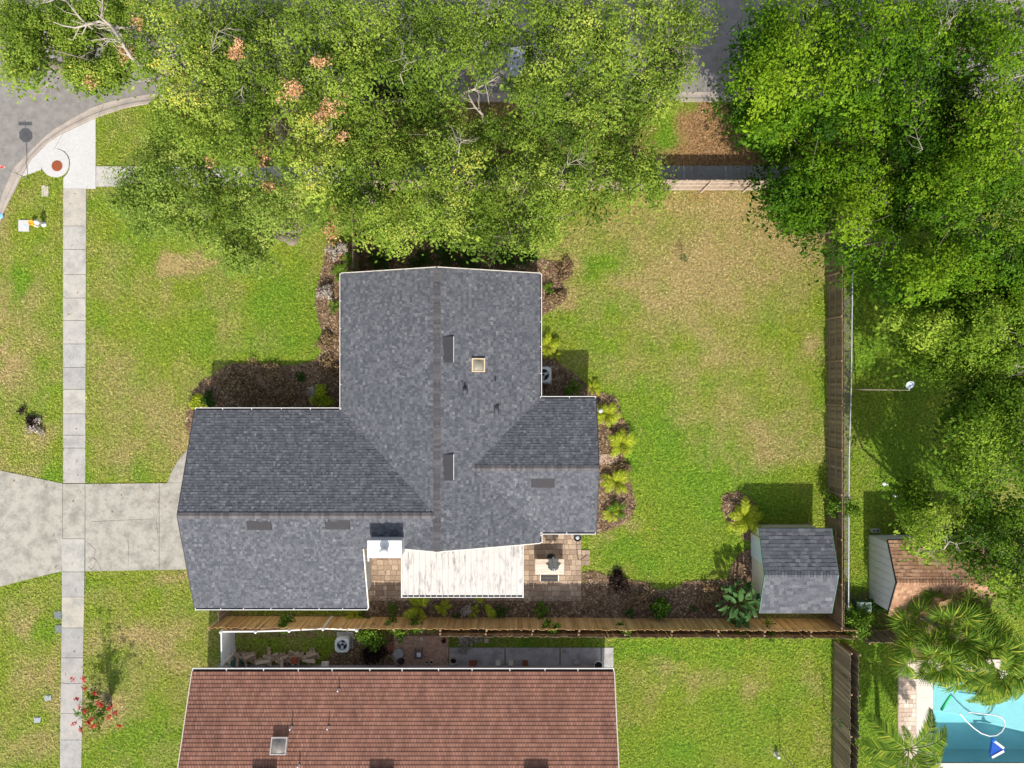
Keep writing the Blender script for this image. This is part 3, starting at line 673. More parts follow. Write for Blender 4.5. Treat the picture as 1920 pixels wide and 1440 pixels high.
# off-ridge vents, skylight, pipes (parts of the house)
def vent(sl, px, py, L, Wd, hgt=.10, edge=True, parent=house, mat=None, nm_='roof_vent'):
    """L along ridge, Wd up-slope"""
    p = sl.ray(px, py); Mx = sl.frame(p); mb = MB()
    q = [(-L/2, -Wd/2, hgt), (L/2, -Wd/2, hgt), (L/2, Wd/2, .02), (-L/2, Wd/2, .02)]
    lo = [(x_, y_, 0.0) for x_, y_, z_ in q]
    vs = [Mx @ Vector(v) for v in q+lo]
    mb.add(vs, [(0,1,2,3),(0,4,5,1),(1,5,6,2),(2,6,7,3),(3,7,4,0)])
    mb.obox(Mx @ Matrix.Translation((0, -.01, .014)), L+.05, Wd+.06, .012)
    v = mb.build(nm_, mat or M['vent'], parent)
    if edge:
        mb = MB(); mb.obox(Mx @ Matrix.Translation((0, -Wd/2-.022, hgt*.55)), L, .03, .05); mb.build('lip', M['lead'], v)
    return v
vent(sE, 840, 655, 1.30, .50, .12); vent(sE, 840, 876, 1.30, .50, .12)
vent(sGS, 486, 984.5, 1.22, .45, .10, False); vent(sGS, 633, 983.5, 1.22, .45, .10, False); vent(sES, 1018, 905.5, 1.18, .45, .10, False)
def skylight(sl, px, py, s, parent, frame_mat, dome_mat, hgt=.16):
    p = sl.ray(px, py); Mx = sl.frame(p); mb = MB(); t = .055
    for (cx, cy, sx, sy) in ((0, s/2-t/2, s, t), (0, -s/2+t/2, s, t), (s/2-t/2, 0, t, s-2*t), (-s/2+t/2, 0, t, s-2*t)):
        mb.obox(Mx @ Matrix.Translation((cx, cy, hgt/2)), sx, sy, hgt)
    o = mb.build('skylight', frame_mat, parent)
    g = MB(); n = 7; vs = []; fs = []
    for j in range(n):
        for i in range(n):
            u, v = i/(n-1)*2-1, j/(n-1)*2-1; vs.append(Mx @ Vector((u*(s/2-t), v*(s/2-t), hgt-.03+.13*(1-u*u)*(1-v*v))))
    for j in range(n-1):
        for i in range(n-1): fs.append((j*n+i, j*n+i+1, (j+1)*n+i+1, (j+1)*n+i))
    g.add(vs, fs); g.build('dome', dome_mat, o, smooth=True)
m, nt, N, L, B = nm('smoky_dome'); B.inputs['Base Color'].default_value = (.24, .22, .17, 1); B.inputs['Roughness'].default_value = .15; M['dome'] = m
skylight(sE, 896, 684.5, .70, house, mat_plain('tan_frame', (.62, .47, .30), .6), M['dome'], .12)
def roofpipe(sl, px, py, h, rad, parent, mat=None, arch=True, white_top=False, nmz='vent_pipe'):
    p = sl.ray(px, py); mb = MB()
    mb.tube([p-Vector((0, 0, .05)), p+Vector((0, 0, h))], rad, 10)
    o = mb.build(nmz, mat or M['black'], parent)
    if arch:
        Mx = sl.frame(p); b = MB()
        b.obox(Mx @ Matrix.Translation((0, .03, .02)), .26, .16, .03)
        b.obox(Mx @ Matrix.Translation((-.11, -.14, .02)), .04, .24, .03); b.obox(Mx @ Matrix.Translation((.11, -.14, .02)), .04, .24, .03)
        b.build('flashing', M['black'], o)
    return o
def rotpipe(px, py, h, r_, arch):
    return roofpipe(sGS_like, px, py, h, r_, house, arch=arch)
class _S(Slope): pass
sEr = Slope((XE, YN), (-1, 0), ZE, MP)
for px, py, h, r_, ar in ((872, 729, .30, .06, 1), (931, 764, .10, .06, 1), (929, 714, .28, .035, 0), (867, 722, .26, .02, 0)):
    p = sE.ray(px, py); mb = MB(); mb.tube([p-Vector((0,0,.05)), p+Vector((0,0,h))], r_, 10); o = mb.build('vent_pipe', M['black'], house)
    if ar:
        b = MB(); b.box(p.x-.13, p.x+.13, p.y-.06, p.y+.12, p.z-.06, p.z+.07)
        b.box(p.x-.13, p.x-.08, p.y-.30, p.y-.06, p.z-.06, p.z+.065); b.box(p.x+.08, p.x+.13, p.y-.30, p.y-.06, p.z-.09, p.z+.03); b.build('flashing', M['black'], o)
# chimney
ch = MB(); cx0, cx1, cy0, cy1 = -7.17, -5.47, -8.62, -7.76
ch.box(cx0+.03, cx1-.03, cy0+.03, cy1-.03, 0, 4.9); cho = ch.build('chimney', M['white'], house)
MB().box(cx0, cx1, cy0, cy1, 4.9, 4.96).build('cap', M['white'], cho)
MB().lathe(((cx0+cx1)/2+.02, -8.28, 4.96), [(.16, 0), (.16, .28), (.24, .30), (.22, .36), (.10, .42), (0.001, .43)], 18).build('flue', M['white'], cho, smooth=True)
MB().box((cx0+cx1)/2-.10, (cx0+cx1)/2+.02, cy0+.04, cy0+.12, 4.96, 5.02).build('bracket', M['lead'], cho)
# ---------------------------------------------------------------- white patio cover: panels, gutter, posts
pc = empty('patio_cover', (-2.6, -9.8, 0), 'white ribbed metal patio cover streaked with mildew against the south gable', 'patio cover')
m, nt, N, L, B = nm('cover_panel')
n1 = noise(N, L, 1.2, 5, .8, 'World', (5.5, .9, 1)); n2 = noise(N, L, 1.4, 3, .6, 'World')
st = mix(N, L, 1.0, ramp(N, L, n1, [(.48, (0,0,0)), (.62, (1,1,1))]), ramp(N, L, n2, [(.40, (0,0,0)), (.55, (.95,.95,.95))]), 'MULTIPLY')
L.new(mix(N, L, st, (.50, .47, .435), (.2, .19, .18)), B.inputs['Base Color']); B.inputs['Roughness'].default_value = .5; M['panel'] = m
x0, x1 = -5.86, .57; npn = 21; wpn = (x1-x0)/npn; ytop, ybot, zt, zb = YS+.32, -11.27, 2.46, 2.36
for i in range(npn):
    a = x0+i*wpn; mb = MB()
    prof = [(0.0, 0.045), (0.018, 0.045), (0.026, 0.0), (wpn-.022, 0.0), (wpn-.014, 0.045), (wpn-.002, .045)]
    dzz = random.uniform(-.003, .003)
    A = [Vector((a+u, ytop, zt+h+dzz)) for u, h in prof]; Bv = [Vector((a+u, ybot, zb+h+dzz)) for u, h in prof]
    A2 = [v-Vector((0, 0, .02)) for v in A]; B2 = [v-Vector((0, 0, .02)) for v in Bv]; q = len(prof)
    mb.add(A+Bv+A2+B2, [(j, q+j, q+j+1, j+1) for j in range(q-1)]+[(2*q+j+1, 3*q+j+1, 3*q+j, 2*q+j) for j in range(q-1)]+[(q+j, 3*q+j, 3*q+j+1, q+j+1) for j in range(q-1)])
    mb.build('panel', M['panel'], pc)
gt = MB(); gt.box(x0-.03, x1+.03, ybot-.13, ybot-.10, zb-.12, zb+.01); gt.box(x0-.03, x1+.03, ybot-.10, ybot-.005, zb-.12, zb-.10)
for i in range(npn+1): gt.box(x0+i*wpn-.012, x0+i*wpn+.012, ybot-.12, ybot+.02, zb+.012, zb+.03)
gt.box(x0-.05, x0-.004, ybot-.13, ytop, zb-.10, zb+.06); gt.box(x1+.004, x1+.05, ybot-.13, ytop, zb-.10, zb+.06)
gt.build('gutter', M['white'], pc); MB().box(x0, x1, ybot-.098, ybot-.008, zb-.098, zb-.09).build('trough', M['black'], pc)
for px_ in (x0+.1, -2.6, x1-.1): MB().box(px_-.05, px_+.05, ybot+.1, ybot+.2, 0, 2.3).build('post', M['white'], pc)
# ---------------------------------------------------------------- neighbour house with red shingles
nb = empty('house', (-6, -20, 0), 'house with long reddish brown shingle roof at the bottom edge', 'house')
NE_, NXW, NXE = -15.30, -17.0, 5.42; NYC = NE_-5.3; nzr = ZE+MP*5.3
sNN = Slope((NXW, NE_), (0, -1), ZE, MP); sNS = Slope((NXW, NE_-10.6), (0, 1), ZE, MP)
pN = [[(NXW, NYC), (NXW, NE_), (NXE, NE_), (NXE, NYC)]]; pS = [[(NXW, NYC), (NXE, NYC), (NXE, NE_-10.6), (NXW, NE_-10.6)]]
mb = MB(); deck(pN, sNN, mb); deck(pS, sNS, mb); nro = mb.build('roof', M['underlay_red'], nb)
mb = MB(); shingles(sNN, pN, 0.20, 0.148, 0.152, 0.032, mb, 300, False, 0.016, 0.5); mb.build('shingles', M['red_shingle'], nro, kind='stuff')
mb = MB(); shingles(sNS, pS, 0.20, 0.148, 0.152, 0.032, mb, 301, False, 0.016, 0.5); mb.build('shingles', M['red_shingle'], nro, kind='stuff')
mb = MB(); caps((NXW, NYC, nzr), (NXE, NYC, nzr), sNN, sNS, .19, .18, mb); mb.build('ridge_caps', M['red_shingle'], nro, kind='stuff')
mb = MB(); mb.box(NXW+.35, NXE-.35, NE_-10.0, NE_-.66, -.1, ZE+.03); gable(mb, 'x', NYC, 4.7, NXW+.38, NXW+.5, 2.5, 4.12); gable(mb, 'x', NYC, 4.7, NXE-.5, NXE-.38, 2.5, 4.12); mb.build('wall', mat_plain('pale_mauve_wall', (.42, .37, .37), .9), nb)
gutter('gutter', (NXW, NE_), (NXE, NE_), (0, 1), ZE, nb, 1.75, .18)
rake([(NXW-.025, NE_, ZE-.08), (NXW-.025, NYC, nzr-.08), (NXW-.025, NE_-10.6, ZE-.08)], nb); rake([(NXE+.025, NE_, ZE-.08), (NXE+.025, NYC, nzr-.08), (NXE+.025, NE_-10.6, ZE-.08)], nb)
for px, py, h in ((548, 1361, .42), (617, 1361, .40), (636, 1291, .36), (562, 1432, .36)):
    p = sNN.ray(px, py); mb = MB(); mb.tube([p-Vector((0,0,.05)), p+Vector((0,0,h))], .035, 8); o = mb.build('vent_pipe', M['lead'], nb)
    b = MB(); b.lathe((p.x, p.y, p.z-.03), [(.10, 0), (.05, .08)], 10); b.build('flashing', M['vent'], o)
skylight(sNN, 525, 1397.5, .82, nb, mat_plain('grey_frame', (.50, .44, .40), .6), mat_plain('grey_dome', (.22, .19, .17), .3, var=.3), .26)
for px in (495, 715, 1006): vent(sNN, px, 1452, 1.25, .55, .22, False, nb, M['vent'])
# ---------------------------------------------------------------- sheds
def shed(name, label, xw, xe, yn, ys, z0, zrid, wallm, shm, sx, seed, e, inset=.28):
    root = empty(name, ((xw+xe)/2, (yn+ys)/2, 0), label, 'shed')
    yc = (yn+ys)/2; m_ = (zrid-z0)/((yn-ys)/2)
    a = Slope((xw, yn), (0, -1), z0, m_); b = Slope((xw, ys), (0, 1), z0, m_)
    pa = [[(xw, yc), (xw, yn), (xe, yn), (xe, yc)]]; pb = [[(xw, yc), (xe, yc), (xe, ys), (xw, ys)]]
    mb = MB(); deck(pa, a, mb, .08); deck(pb, b, mb, .08); ro = mb.build('roof', M['underlay'], root)
    for q, sl, i in ((pa, a, 0), (pb, b, 1)):
        mb = MB(); shingles(sl, q, e, .16, .36, .012, mb, seed+i); mb.build('shingles', shm, ro, kind='stuff')
    mb = MB(); caps((xw, yc, zrid), (xe, yc, zrid), a, b, .17, .16, mb); mb.build('ridge_caps', shm, ro, kind='stuff')
    mb = MB(); mb.box(xw+inset, xe-inset, ys+.2, yn-.2, -.05, z0-.02+m_*.18)
    gable(mb, 'x', yc, (yn-ys)/2-.2, xw+inset-.001, xw+inset+.06, z0+m_*.18-.1, zrid-.10); gable(mb, 'x', yc, (yn-ys)/2-.2, xe-inset-.06, xe-inset+.001, z0+m_*.18-.1, zrid-.10)
    mb.build('wall', wallm, root)
    for xx in (xw-.015, xe+.015):
        mb = MB(); mb.bar((xx, yn, z0-.05), (xx, yc, zrid-.05), .03, .10); mb.bar((xx, ys, z0-.05), (xx, yc, zrid-.05), .03, .10); mb.build('rake_board', sx, root)
    for yy in (yn+.012, ys-.012):
        mb = MB(); mb.box(xw, xe, yy-.012, yy+.012, z0-.12, z0-.015); mb.build('fascia', sx, root)
    return root, a, b
M['green_trim'] = mat_plain('green_trim', (.05, .16, .10), .5)
s1, a1, b1 = shed('shed', 'garden shed with grey shingles and cream wall beside the wooden fence corner', 13.33, 17.2, -7.78, -12.33, 2.05, 2.85, M['shed_cream'], M['shingle'], M['green_trim'], 400, .2)
MB().box(13.555, 13.60, -9.75, -8.55, .05, 1.95).build('door', mat_plain('pale_blue_door', (.62, .68, .74), .5, var=.04), s1)
MB().box(13.54, 13.56, -8.55, -8.42, 0.0, 2.0).build('door_frame', M['shed_cream'], s1)
s2, a2, b2 = shed('shed', 'shed with brown shingles and pale grey end wall partly under the trees', 20.16, 25.45, -8.38, -12.42, 2.2, 3.05, M['shed_wall'], M['brown_shingle'], M['black'], 420, .19, .12)
for i in range(1, 9):
    yy = -8.6-i*.41
    MB().box(20.262, 20.275, yy-.008, yy+.008, 0, 2.2).build('batten', M['shed_wall'], s2)
# ---------------------------------------------------------------- fences: every picket, rail and post a part
picket_cache = {}
def fence(label, p0, p1, hgt, side, pm, rm, group=None, wdt=.1465, gap=.148, rails=(.25, .95, 1.6), name='wooden_fence', postx=2.44, cap=None, jit=.02, lean=0.0):
    """side: +1 rails on the left of p0->p1, -1 right; pickets on the line"""
    a = Vector((*p0, 0)); b = Vector((*p1, 0)); d = b-a; Ln = d.length; t = d.normalized(); nrm = Vector((-t.y, t.x, 0))*side
    root = empty(name, tuple((a+b)/2), label, 'fence', group); ang = math.atan2(t.y, t.x); mid = (a+b)/2
    key = (pm.name, hgt)
    if key not in picket_cache:
        ms = []
        for k in range(4):
            mb = MB(); w = wdt/2; h = hgt+random.uniform(-.02, .01)
            mb.add([(-w,-.009,.03),(w,-.009,.03),(w,-.009,h-.04),(w-.03,-.009,h),(-w+.02,-.009,h),(-w,-.009,h-.04),
                    (-w,.009,.03),(w,.009,.03),(w,.009,h-.04),(w-.03,.009,h),(-w+.03,.009,h),(-w,.009,h-.04)],
                   [(0,1,2,3,4,5),(11,10,9,8,7,6),(0,6,7,1),(1,7,8,2),(2,8,9,3),(3,9,10,4),(4,10,11,5),(5,11,6,0)])
            me = bpy.data.meshes.new('picket'); me.from_pydata(mb.v, [], mb.f); me.update(); me.materials.append(pm); ms.append(me)
        picket_cache[key] = ms
    n = int(Ln/gap)
    for i in range(n):
        q = a+t*((i+.5)*gap)-mid+nrm*random.uniform(-.003, .003)
        link('picket', random.choice(picket_cache[key]), None, root, q, (random.uniform(-jit, jit)+lean, random.uniform(-jit/2, jit/2), ang+random.uniform(-.04, .04)))
    for z in rails:
        npan = max(1, round(Ln/postx))
        for i in range(npan):
            MB().bar(a+t*(Ln*i/npan+.03)+nrm*.032+Vector((0, 0, z)), a+t*(Ln*(i+1)/npan-.03)+nrm*.032+Vector((0, 0, z)), .038, .088).build('rail', rm, root)
    npan = max(1, round(Ln/postx))
    for i in range(npan+1):
        c = a+t*min(max(Ln*i/npan, .05), Ln-.05)+nrm*.10
        MB().box(c.x-.045, c.x+.045, c.y-.045, c.y+.045, 0, hgt-.06).build('post', rm, root)
    return root
FH = 1.94
fence('orange brown wooden fence along the south side of the patio and mulch bed', W2(418, 1155), W2(1577, 1160), FH, -1, M['wood_a'], M['rail'], lean=0)
fence('wooden fence with posts and three rails facing the back lawn, beside the shed', W2(1552, 1158), W2(1552, 359), FH, 1, M['wood_b'], M['rail'], rails=(.3, 1.05, 1.75), jit=.01)
fence('pale wooden fence with rails between back lawn and shaded sidewalk', W2(1548, 357), W2(690, 357), FH+.05, 1, M['wood_n'], M['rail_n'], rails=(.30, 1.05, 1.70), jit=.008)
fence('dark second wooden fence standing close behind the orange brown fence', W2(830, 1170), W2(1577, 1174), FH-.02, 1, M['wood_b'], M['rail'])
fence('weathered grey wooden fence between the bottom lawn and the pool garden', W2(1563, 1200), W2(1562, 1500), FH, 1, M['wood_c'], M['rail'], jit=.015)
fence('dark narrow wooden fence on the pool side with top rail', W2(1579, 1203), W2(1577, 1500), FH-.05, 1, M['wood_b'], M['rail'])
fence('short wooden side fence joining the front corner of the grey roofed house', (-15.95, -11.75), (-15.95, -13.05), FH-.15, -1, M['wood_b'], M['rail'])
fence('short wooden side fence by the north west corner of the grey roofed house', (-8.62, 5.7), (-8.62, 10.9), FH-.1, 1, M['wood_b'], M['rail_n'])
fence('dark wooden fence along the north side of the pool garden', W2(1600, 1183), W2(1700, 1183), FH-.2, -1, M['wood_b'], M['rail'])
# white vinyl fence: panels, posts, top rail
vf = empty('vinyl_fence', (-12, -13.35, 0), 'white vinyl privacy fence with gate side panel behind the neighbour house', 'fence')
vp = [Vector((*W2(415, 1184.5, 1.85), 0)), Vector((*W2(480, 1184, 1.85), 0)), Vector((*W2(543, 1182, 1.85), 0)), Vector((*W2(606, 1178.5, 1.85), 0)), Vector((*W2(669, 1181, 1.85), 0))]
for a, b in zip(vp, vp[1:]):
    MB().bar(a+Vector((0, 0, .95)), b+Vector((0, 0, .95)), .03, 1.7).build('panel', M['white'], vf)
    MB().bar(a+Vector((0, 0, 1.83)), b+Vector((0, 0, 1.83)), .07, .09).build('rail', M['white'], vf)
for p in vp:
    o = MB().box(p.x-.065, p.x+.065, p.y-.065, p.y+.065, 0, 1.93).build('post', M['white'], vf)
    MB().lathe((p.x, p.y, 1.93), [(.10, 0), (.10, .03), (.02, .08)], 4).build('cap', M['white'], o)
g0, g1 = vp[0], Vector((*W2(418, 1246, 1.85), 0)); g1.x = g0.x+.02
L_ = (g1-g0).length
for i in range(13):
    a = g0.lerp(g1, i/13+.004); b = g0.lerp(g1, (i+1)/13-.004); MB().bar(a+Vector((0, 0, .92)), b+Vector((0, 0, .92)), .03, 1.7).build('board', M['white'], vf)
MB().bar(g0+Vector((0, 0, 1.83)), g1+Vector((0, 0, 1.83)), .07, .09).build('rail', M['white'], vf)
MB().box(g1.x-.065, g1.x+.065, g1.y-.065, g1.y+.065, 0, 1.9).build('post', M['white'], vf)
# chain link fence
cl = empty('chain_link_fence', W(1592, 800), 'low chain link fence with steel top rail beside the tall wooden fence', 'fence')
cx = W(1597, 700, 1.25).x; mb = MB(); mb.tube([(cx+.05, 11, 1.25), (cx+.04, 5.6, 1.25), (cx-.02, 0, 1.25), (cx-.14, -4.2, 1.25), (cx-.18, -13.5, 1.25)], .028, 6); mb.build('top_rail', M['lead'], cl)
for i in range(9):
    y = 10.5-i*2.9; mb = MB(); mb.tube([(cx-.03, y, 0), (cx-.03, y, 1.28)], .03, 6); mb.build('post', M['grey_metal'], cl)
mb = MB()
for i in range(300):
    y = 10.8-i*.08
    for s_ in (-1, 1):
        mb.add([(cx-.02, y, .02), (cx-.02, y+.006, .02), (cx-.02, y+.006+s_*.6, 1.23), (cx-.02, y+s_*.6, 1.23)], [(0, 1, 2, 3)])
mb.build('wire_mesh', M['grey_metal'], cl, kind='stuff')

# ---------------------------------------------------------------- patio of pavers
def pavers(root, px0, py0, px1, py1, z, mat, sizes=((.46, .30), (.30, .30), (.30, .23)), rowh=.30, name='paver', seed=1, hgt=.05):
    rr = random.Random(seed); x0, y1 = W2(px0, py0); x1, y0 = W2(px1, py1); cache = {}
    nr = max(1, round((y1-y0)/rowh)); rh = (y1-y0)/nr
    for j in range(nr):
        x = x0; first = True
        while x < x1-.02:
            w = rr.choice([.46, .30, .23, .36]) if not first else rr.choice([.2, .3, .4]); first = False
            if x1-(x+w) < .14: w = x1-x
            key = (round(w, 3), round(rh, 3))
            if key not in cache:
                me = bpy.data.meshes.new(name); b = MB().box(-w/2+.008, w/2-.008, -rh/2+.008, rh/2-.008, -hgt, 0); me.from_pydata(b.v, [], b.f); me.update(); me.materials.append(mat); cache[key] = me
            o = link(name, cache[key], None, root, Vector((x+w/2, y0+(j+.5)*rh, z+rr.uniform(-.002, .003)))-Vector(root.location)); x += w
patio = empty('patio', W(880, 1065), kind='structure', label='tan paver patio between the garage wall and the lawn')
pavers(patio, 982, 1001, 1090, 1127, .052, M['paver'], seed=5)
pavers(patio, 686, 1030, 754, 1126, .052, M['paver'], seed=6)
pavers(patio, 754.5, 1115, 981.5, 1126, .052, M['paver'], rowh=.32, seed=7)
pavers(patio, 1090.5, 1031, 1106, 1060, .045, M['paver'], rowh=.29, seed=8)
MB().prism([W2(*p) for p in [(686, 1001), (1090, 1001), (1090, 1127), (686, 1127)]], -.05, .03).build('bedding_sand', mat_plain('joint_sand', (.13, .10, .075), .95), patio)
steppers = empty('stepping_slabs', W(1140, 861), 'two tan concrete stepping slabs in the east mulch bed', 'stepping slabs')
for a, b in ((1123, 1139), (1140, 1157)): MB().prism([W2(a, 852), W2(b, 851.5), W2(b, 870), W2(a, 871)], 0, .05).build('slab', mat_plain('tan_stone', (.42, .30, .22), .9, var=.25, scale=10), steppers)
# neighbour strip
np_ = empty('neighbour_patio', W(790, 1220), kind='structure', label='small brown paver patio behind the red roofed house')
x0, y1 = W2(738, 1192); x1, y0 = W2(841, 1262); mb = MB(); rr = random.Random(3)
nx_, ny_ = 26, 17
for i in range(nx_):
    for j in range(ny_):
        a = x0+(x1-x0)*i/nx_; b = y0+(y1-y0)*j/ny_; z = .05+rr.uniform(-.002, .002)
        mb.box(a+.004, a+(x1-x0)/nx_-.004, b+.004, b+(y1-y0)/ny_-.004, .0, z)
mb.build('pavers', M['brickpaver'], np_, kind='stuff')
wk = empty('side_walk', W(1000, 1230), kind='structure', label='grey concrete walk beside the red roofed house')
for a, b in ((842.5, 947), (948, 1050), (1051, 1127), (1128, 1151)): 
    MB().prism([W2(a, 1214), W2(b-1, 1214), W2(b-1, 1262), W2(a, 1262)], -.05, .04).build('slab', M['walk_conc'], wk)

# ---------------------------------------------------------------- pool
pool = empty('pool', (28, -19, 0), kind='structure', label='turquoise swimming pool with pale coping')
zc = .05
bm_ = MB()
A, Bq, C_, D_ = (PX0, PY0), (PX1, PY0), (PX1, PY1), (PX0, PY1)
# floor: shallow shelf top right, dropped lower left so depth imitates a house shadow
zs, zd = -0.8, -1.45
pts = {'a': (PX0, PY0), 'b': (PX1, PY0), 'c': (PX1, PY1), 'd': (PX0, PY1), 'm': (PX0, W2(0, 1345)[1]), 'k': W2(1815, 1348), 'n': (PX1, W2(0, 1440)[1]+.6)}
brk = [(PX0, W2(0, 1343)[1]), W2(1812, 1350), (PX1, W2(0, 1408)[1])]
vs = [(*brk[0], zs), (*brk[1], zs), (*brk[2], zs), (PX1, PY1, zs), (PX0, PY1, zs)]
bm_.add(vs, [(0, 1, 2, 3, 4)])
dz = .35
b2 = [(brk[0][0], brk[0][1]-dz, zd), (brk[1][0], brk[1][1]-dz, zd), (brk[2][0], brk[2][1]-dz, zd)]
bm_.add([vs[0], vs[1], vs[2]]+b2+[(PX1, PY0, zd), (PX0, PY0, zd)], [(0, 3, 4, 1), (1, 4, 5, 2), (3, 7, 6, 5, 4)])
for p, q in ((A, Bq), (Bq, C_), (C_, D_), (D_, A)):
    bm_.add([(*p, zd), (*q, zd), (*q, zc-.02), (*p, zc-.02)], [(0, 1, 2, 3)])
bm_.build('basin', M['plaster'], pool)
m, nt, N, L, B = nm('pool_water'); N.remove(B)
tr = N.new("ShaderNodeBsdfTransparent"); gl = N.new("ShaderNodeBsdfGlossy"); gl.inputs['Roughness'].default_value = .05
fr = N.new("ShaderNodeFresnel"); fr.inputs[0].default_value = 1.33; ms = N.new("ShaderNodeMixShader")
nb_ = N.new("ShaderNodeBump"); nb_.inputs['Strength'].default_value = .15; nb_.inputs['Distance'].default_value = .02; L.new(noise(N, L, 3, 3, .6, 'World'), nb_.inputs['Height']); L.new(nb_.outputs[0], gl.inputs['Normal']); L.new(nb_.outputs[0], fr.inputs['Normal'])
L.new(fr.outputs[0], ms.inputs[0]); L.new(tr.outputs[0], ms.inputs[1]); L.new(gl.outputs[0], ms.inputs[2]); L.new(ms.outputs[0], N['Material Output'].inputs[0])
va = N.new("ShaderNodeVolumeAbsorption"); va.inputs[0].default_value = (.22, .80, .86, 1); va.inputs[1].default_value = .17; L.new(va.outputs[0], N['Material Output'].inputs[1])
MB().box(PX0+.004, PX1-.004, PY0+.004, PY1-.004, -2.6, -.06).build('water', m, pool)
# coping stones
cop = MB()
def cope(x0, x1, y0, y1, n, horiz):
    for i in range(n):
        a, b = i/n, (i+1)/n
        if horiz: MB().box(x0+(x1-x0)*a+.003, x0+(x1-x0)*b-.003, y0, y1, -.05, zc+.005).build('coping_stone', M['coping'], pool)
        else: MB().box(x0, x1, y0+(y1-y0)*a+.003, y0+(y1-y0)*b-.003, -.05, zc+.005).build('coping_stone', M['coping'], pool)
cope(W2(1717, 0)[0], PX0, PY0-.3, PY1+.3, 8, False); cope(PX0, PX1, PY0-.35, PY0, 15, True); cope(PX0, PX1, PY1, PY1+.35, 15, True)
deckp = empty('pool_deck', W(1700, 1300), kind='structure', label='peach paver deck around the pool')
pavers(deckp, 1684, 1235, 1716.5, 1460, .05, M['poolpaver'], rowh=.25, seed=12)
MB().prism([W2(*p) for p in [(1683, 1234), (1717, 1234), (1717, 1462), (1683, 1462)]], -.05, .03).build('bedding_sand', mat_plain('pale_sand', (.45, .37, .3), .95), deckp)
MB().box(W2(1717, 0)[0], PX1, PY1+.35, PY1+1.1, -.05, .05).build('deck_slab', mat_plain('peach_deck', (.62, .50, .42), .9, var=.15, scale=3), deckp)
MB().box(W2(1717, 0)[0], PX1, PY0-2.2, PY0-.35, -.05, .05).build('deck_slab', mat_plain('white_deck', (.66, .58, .52), .9, var=.12, scale=2), deckp)
# hose, cleaner, noodle
hz_ = MB(); z = -.03
hp = [(1800,1338),(1812,1352),(1826,1365),(1840,1375),(1855,1380),(1868,1379),(1878,1372),(1884,1362),(1884,1352),(1876,1344),(1863,1340),(1848,1339),(1832,1337),(1815,1335)]
hz_.tube([W(a, b, z) for a, b in hp], .035, 6); tag(hz_.build('pool_hose', M['white'], smooth=True), 'white floating vacuum hose looped on the pool water', 'hose')
pcn = empty('pool_cleaner', W(1872, 1402, -.9), 'blue and white pool cleaner with wing shaped skirt in the pool', 'pool cleaner')
m_b = mat_plain('bright_blue', (.03, .18, .75), .4, var=.1)
w_ = lambda a, b, zz: W(a, b, zz)
mb = MB(); tri = [w_(1860, 1387, -.12), w_(1883, 1404, -.12), w_(1882, 1409, -.12), w_(1858, 1420, -.12), w_(1856, 1412, -.12)]
mb.prism([(p.x, p.y) for p in tri], -.22, -.06); mb.build('skirt', m_b, pcn)
mb = MB(); mb.bar(w_(1861, 1387, -.03), w_(1882, 1403, -.03), .13, .05); mb.build('fin', M['white'], pcn); mb = MB(); mb.bar(w_(1860, 1420, -.03), w_(1882, 1408, -.03), .13, .05); mb.build('fin', M['white'], pcn)
mb = MB(); mb.lathe(w_(1861, 1386, -.1), [(.10, 0), (.10, .12), (.05, .2)], 12); mb.build('hose_socket', m_b, pcn)
nd = MB(); nd.tube([W(1783, 1304, .25), W(1775, 1315, .15), W(1765, 1331, -.02)], .075, 8); tag(nd.build('pool_noodle', mat_plain('bright_green_foam', (.02, .45, .16), .6), smooth=True), 'green foam noodle lying at the pool edge under palm fronds', 'pool noodle')

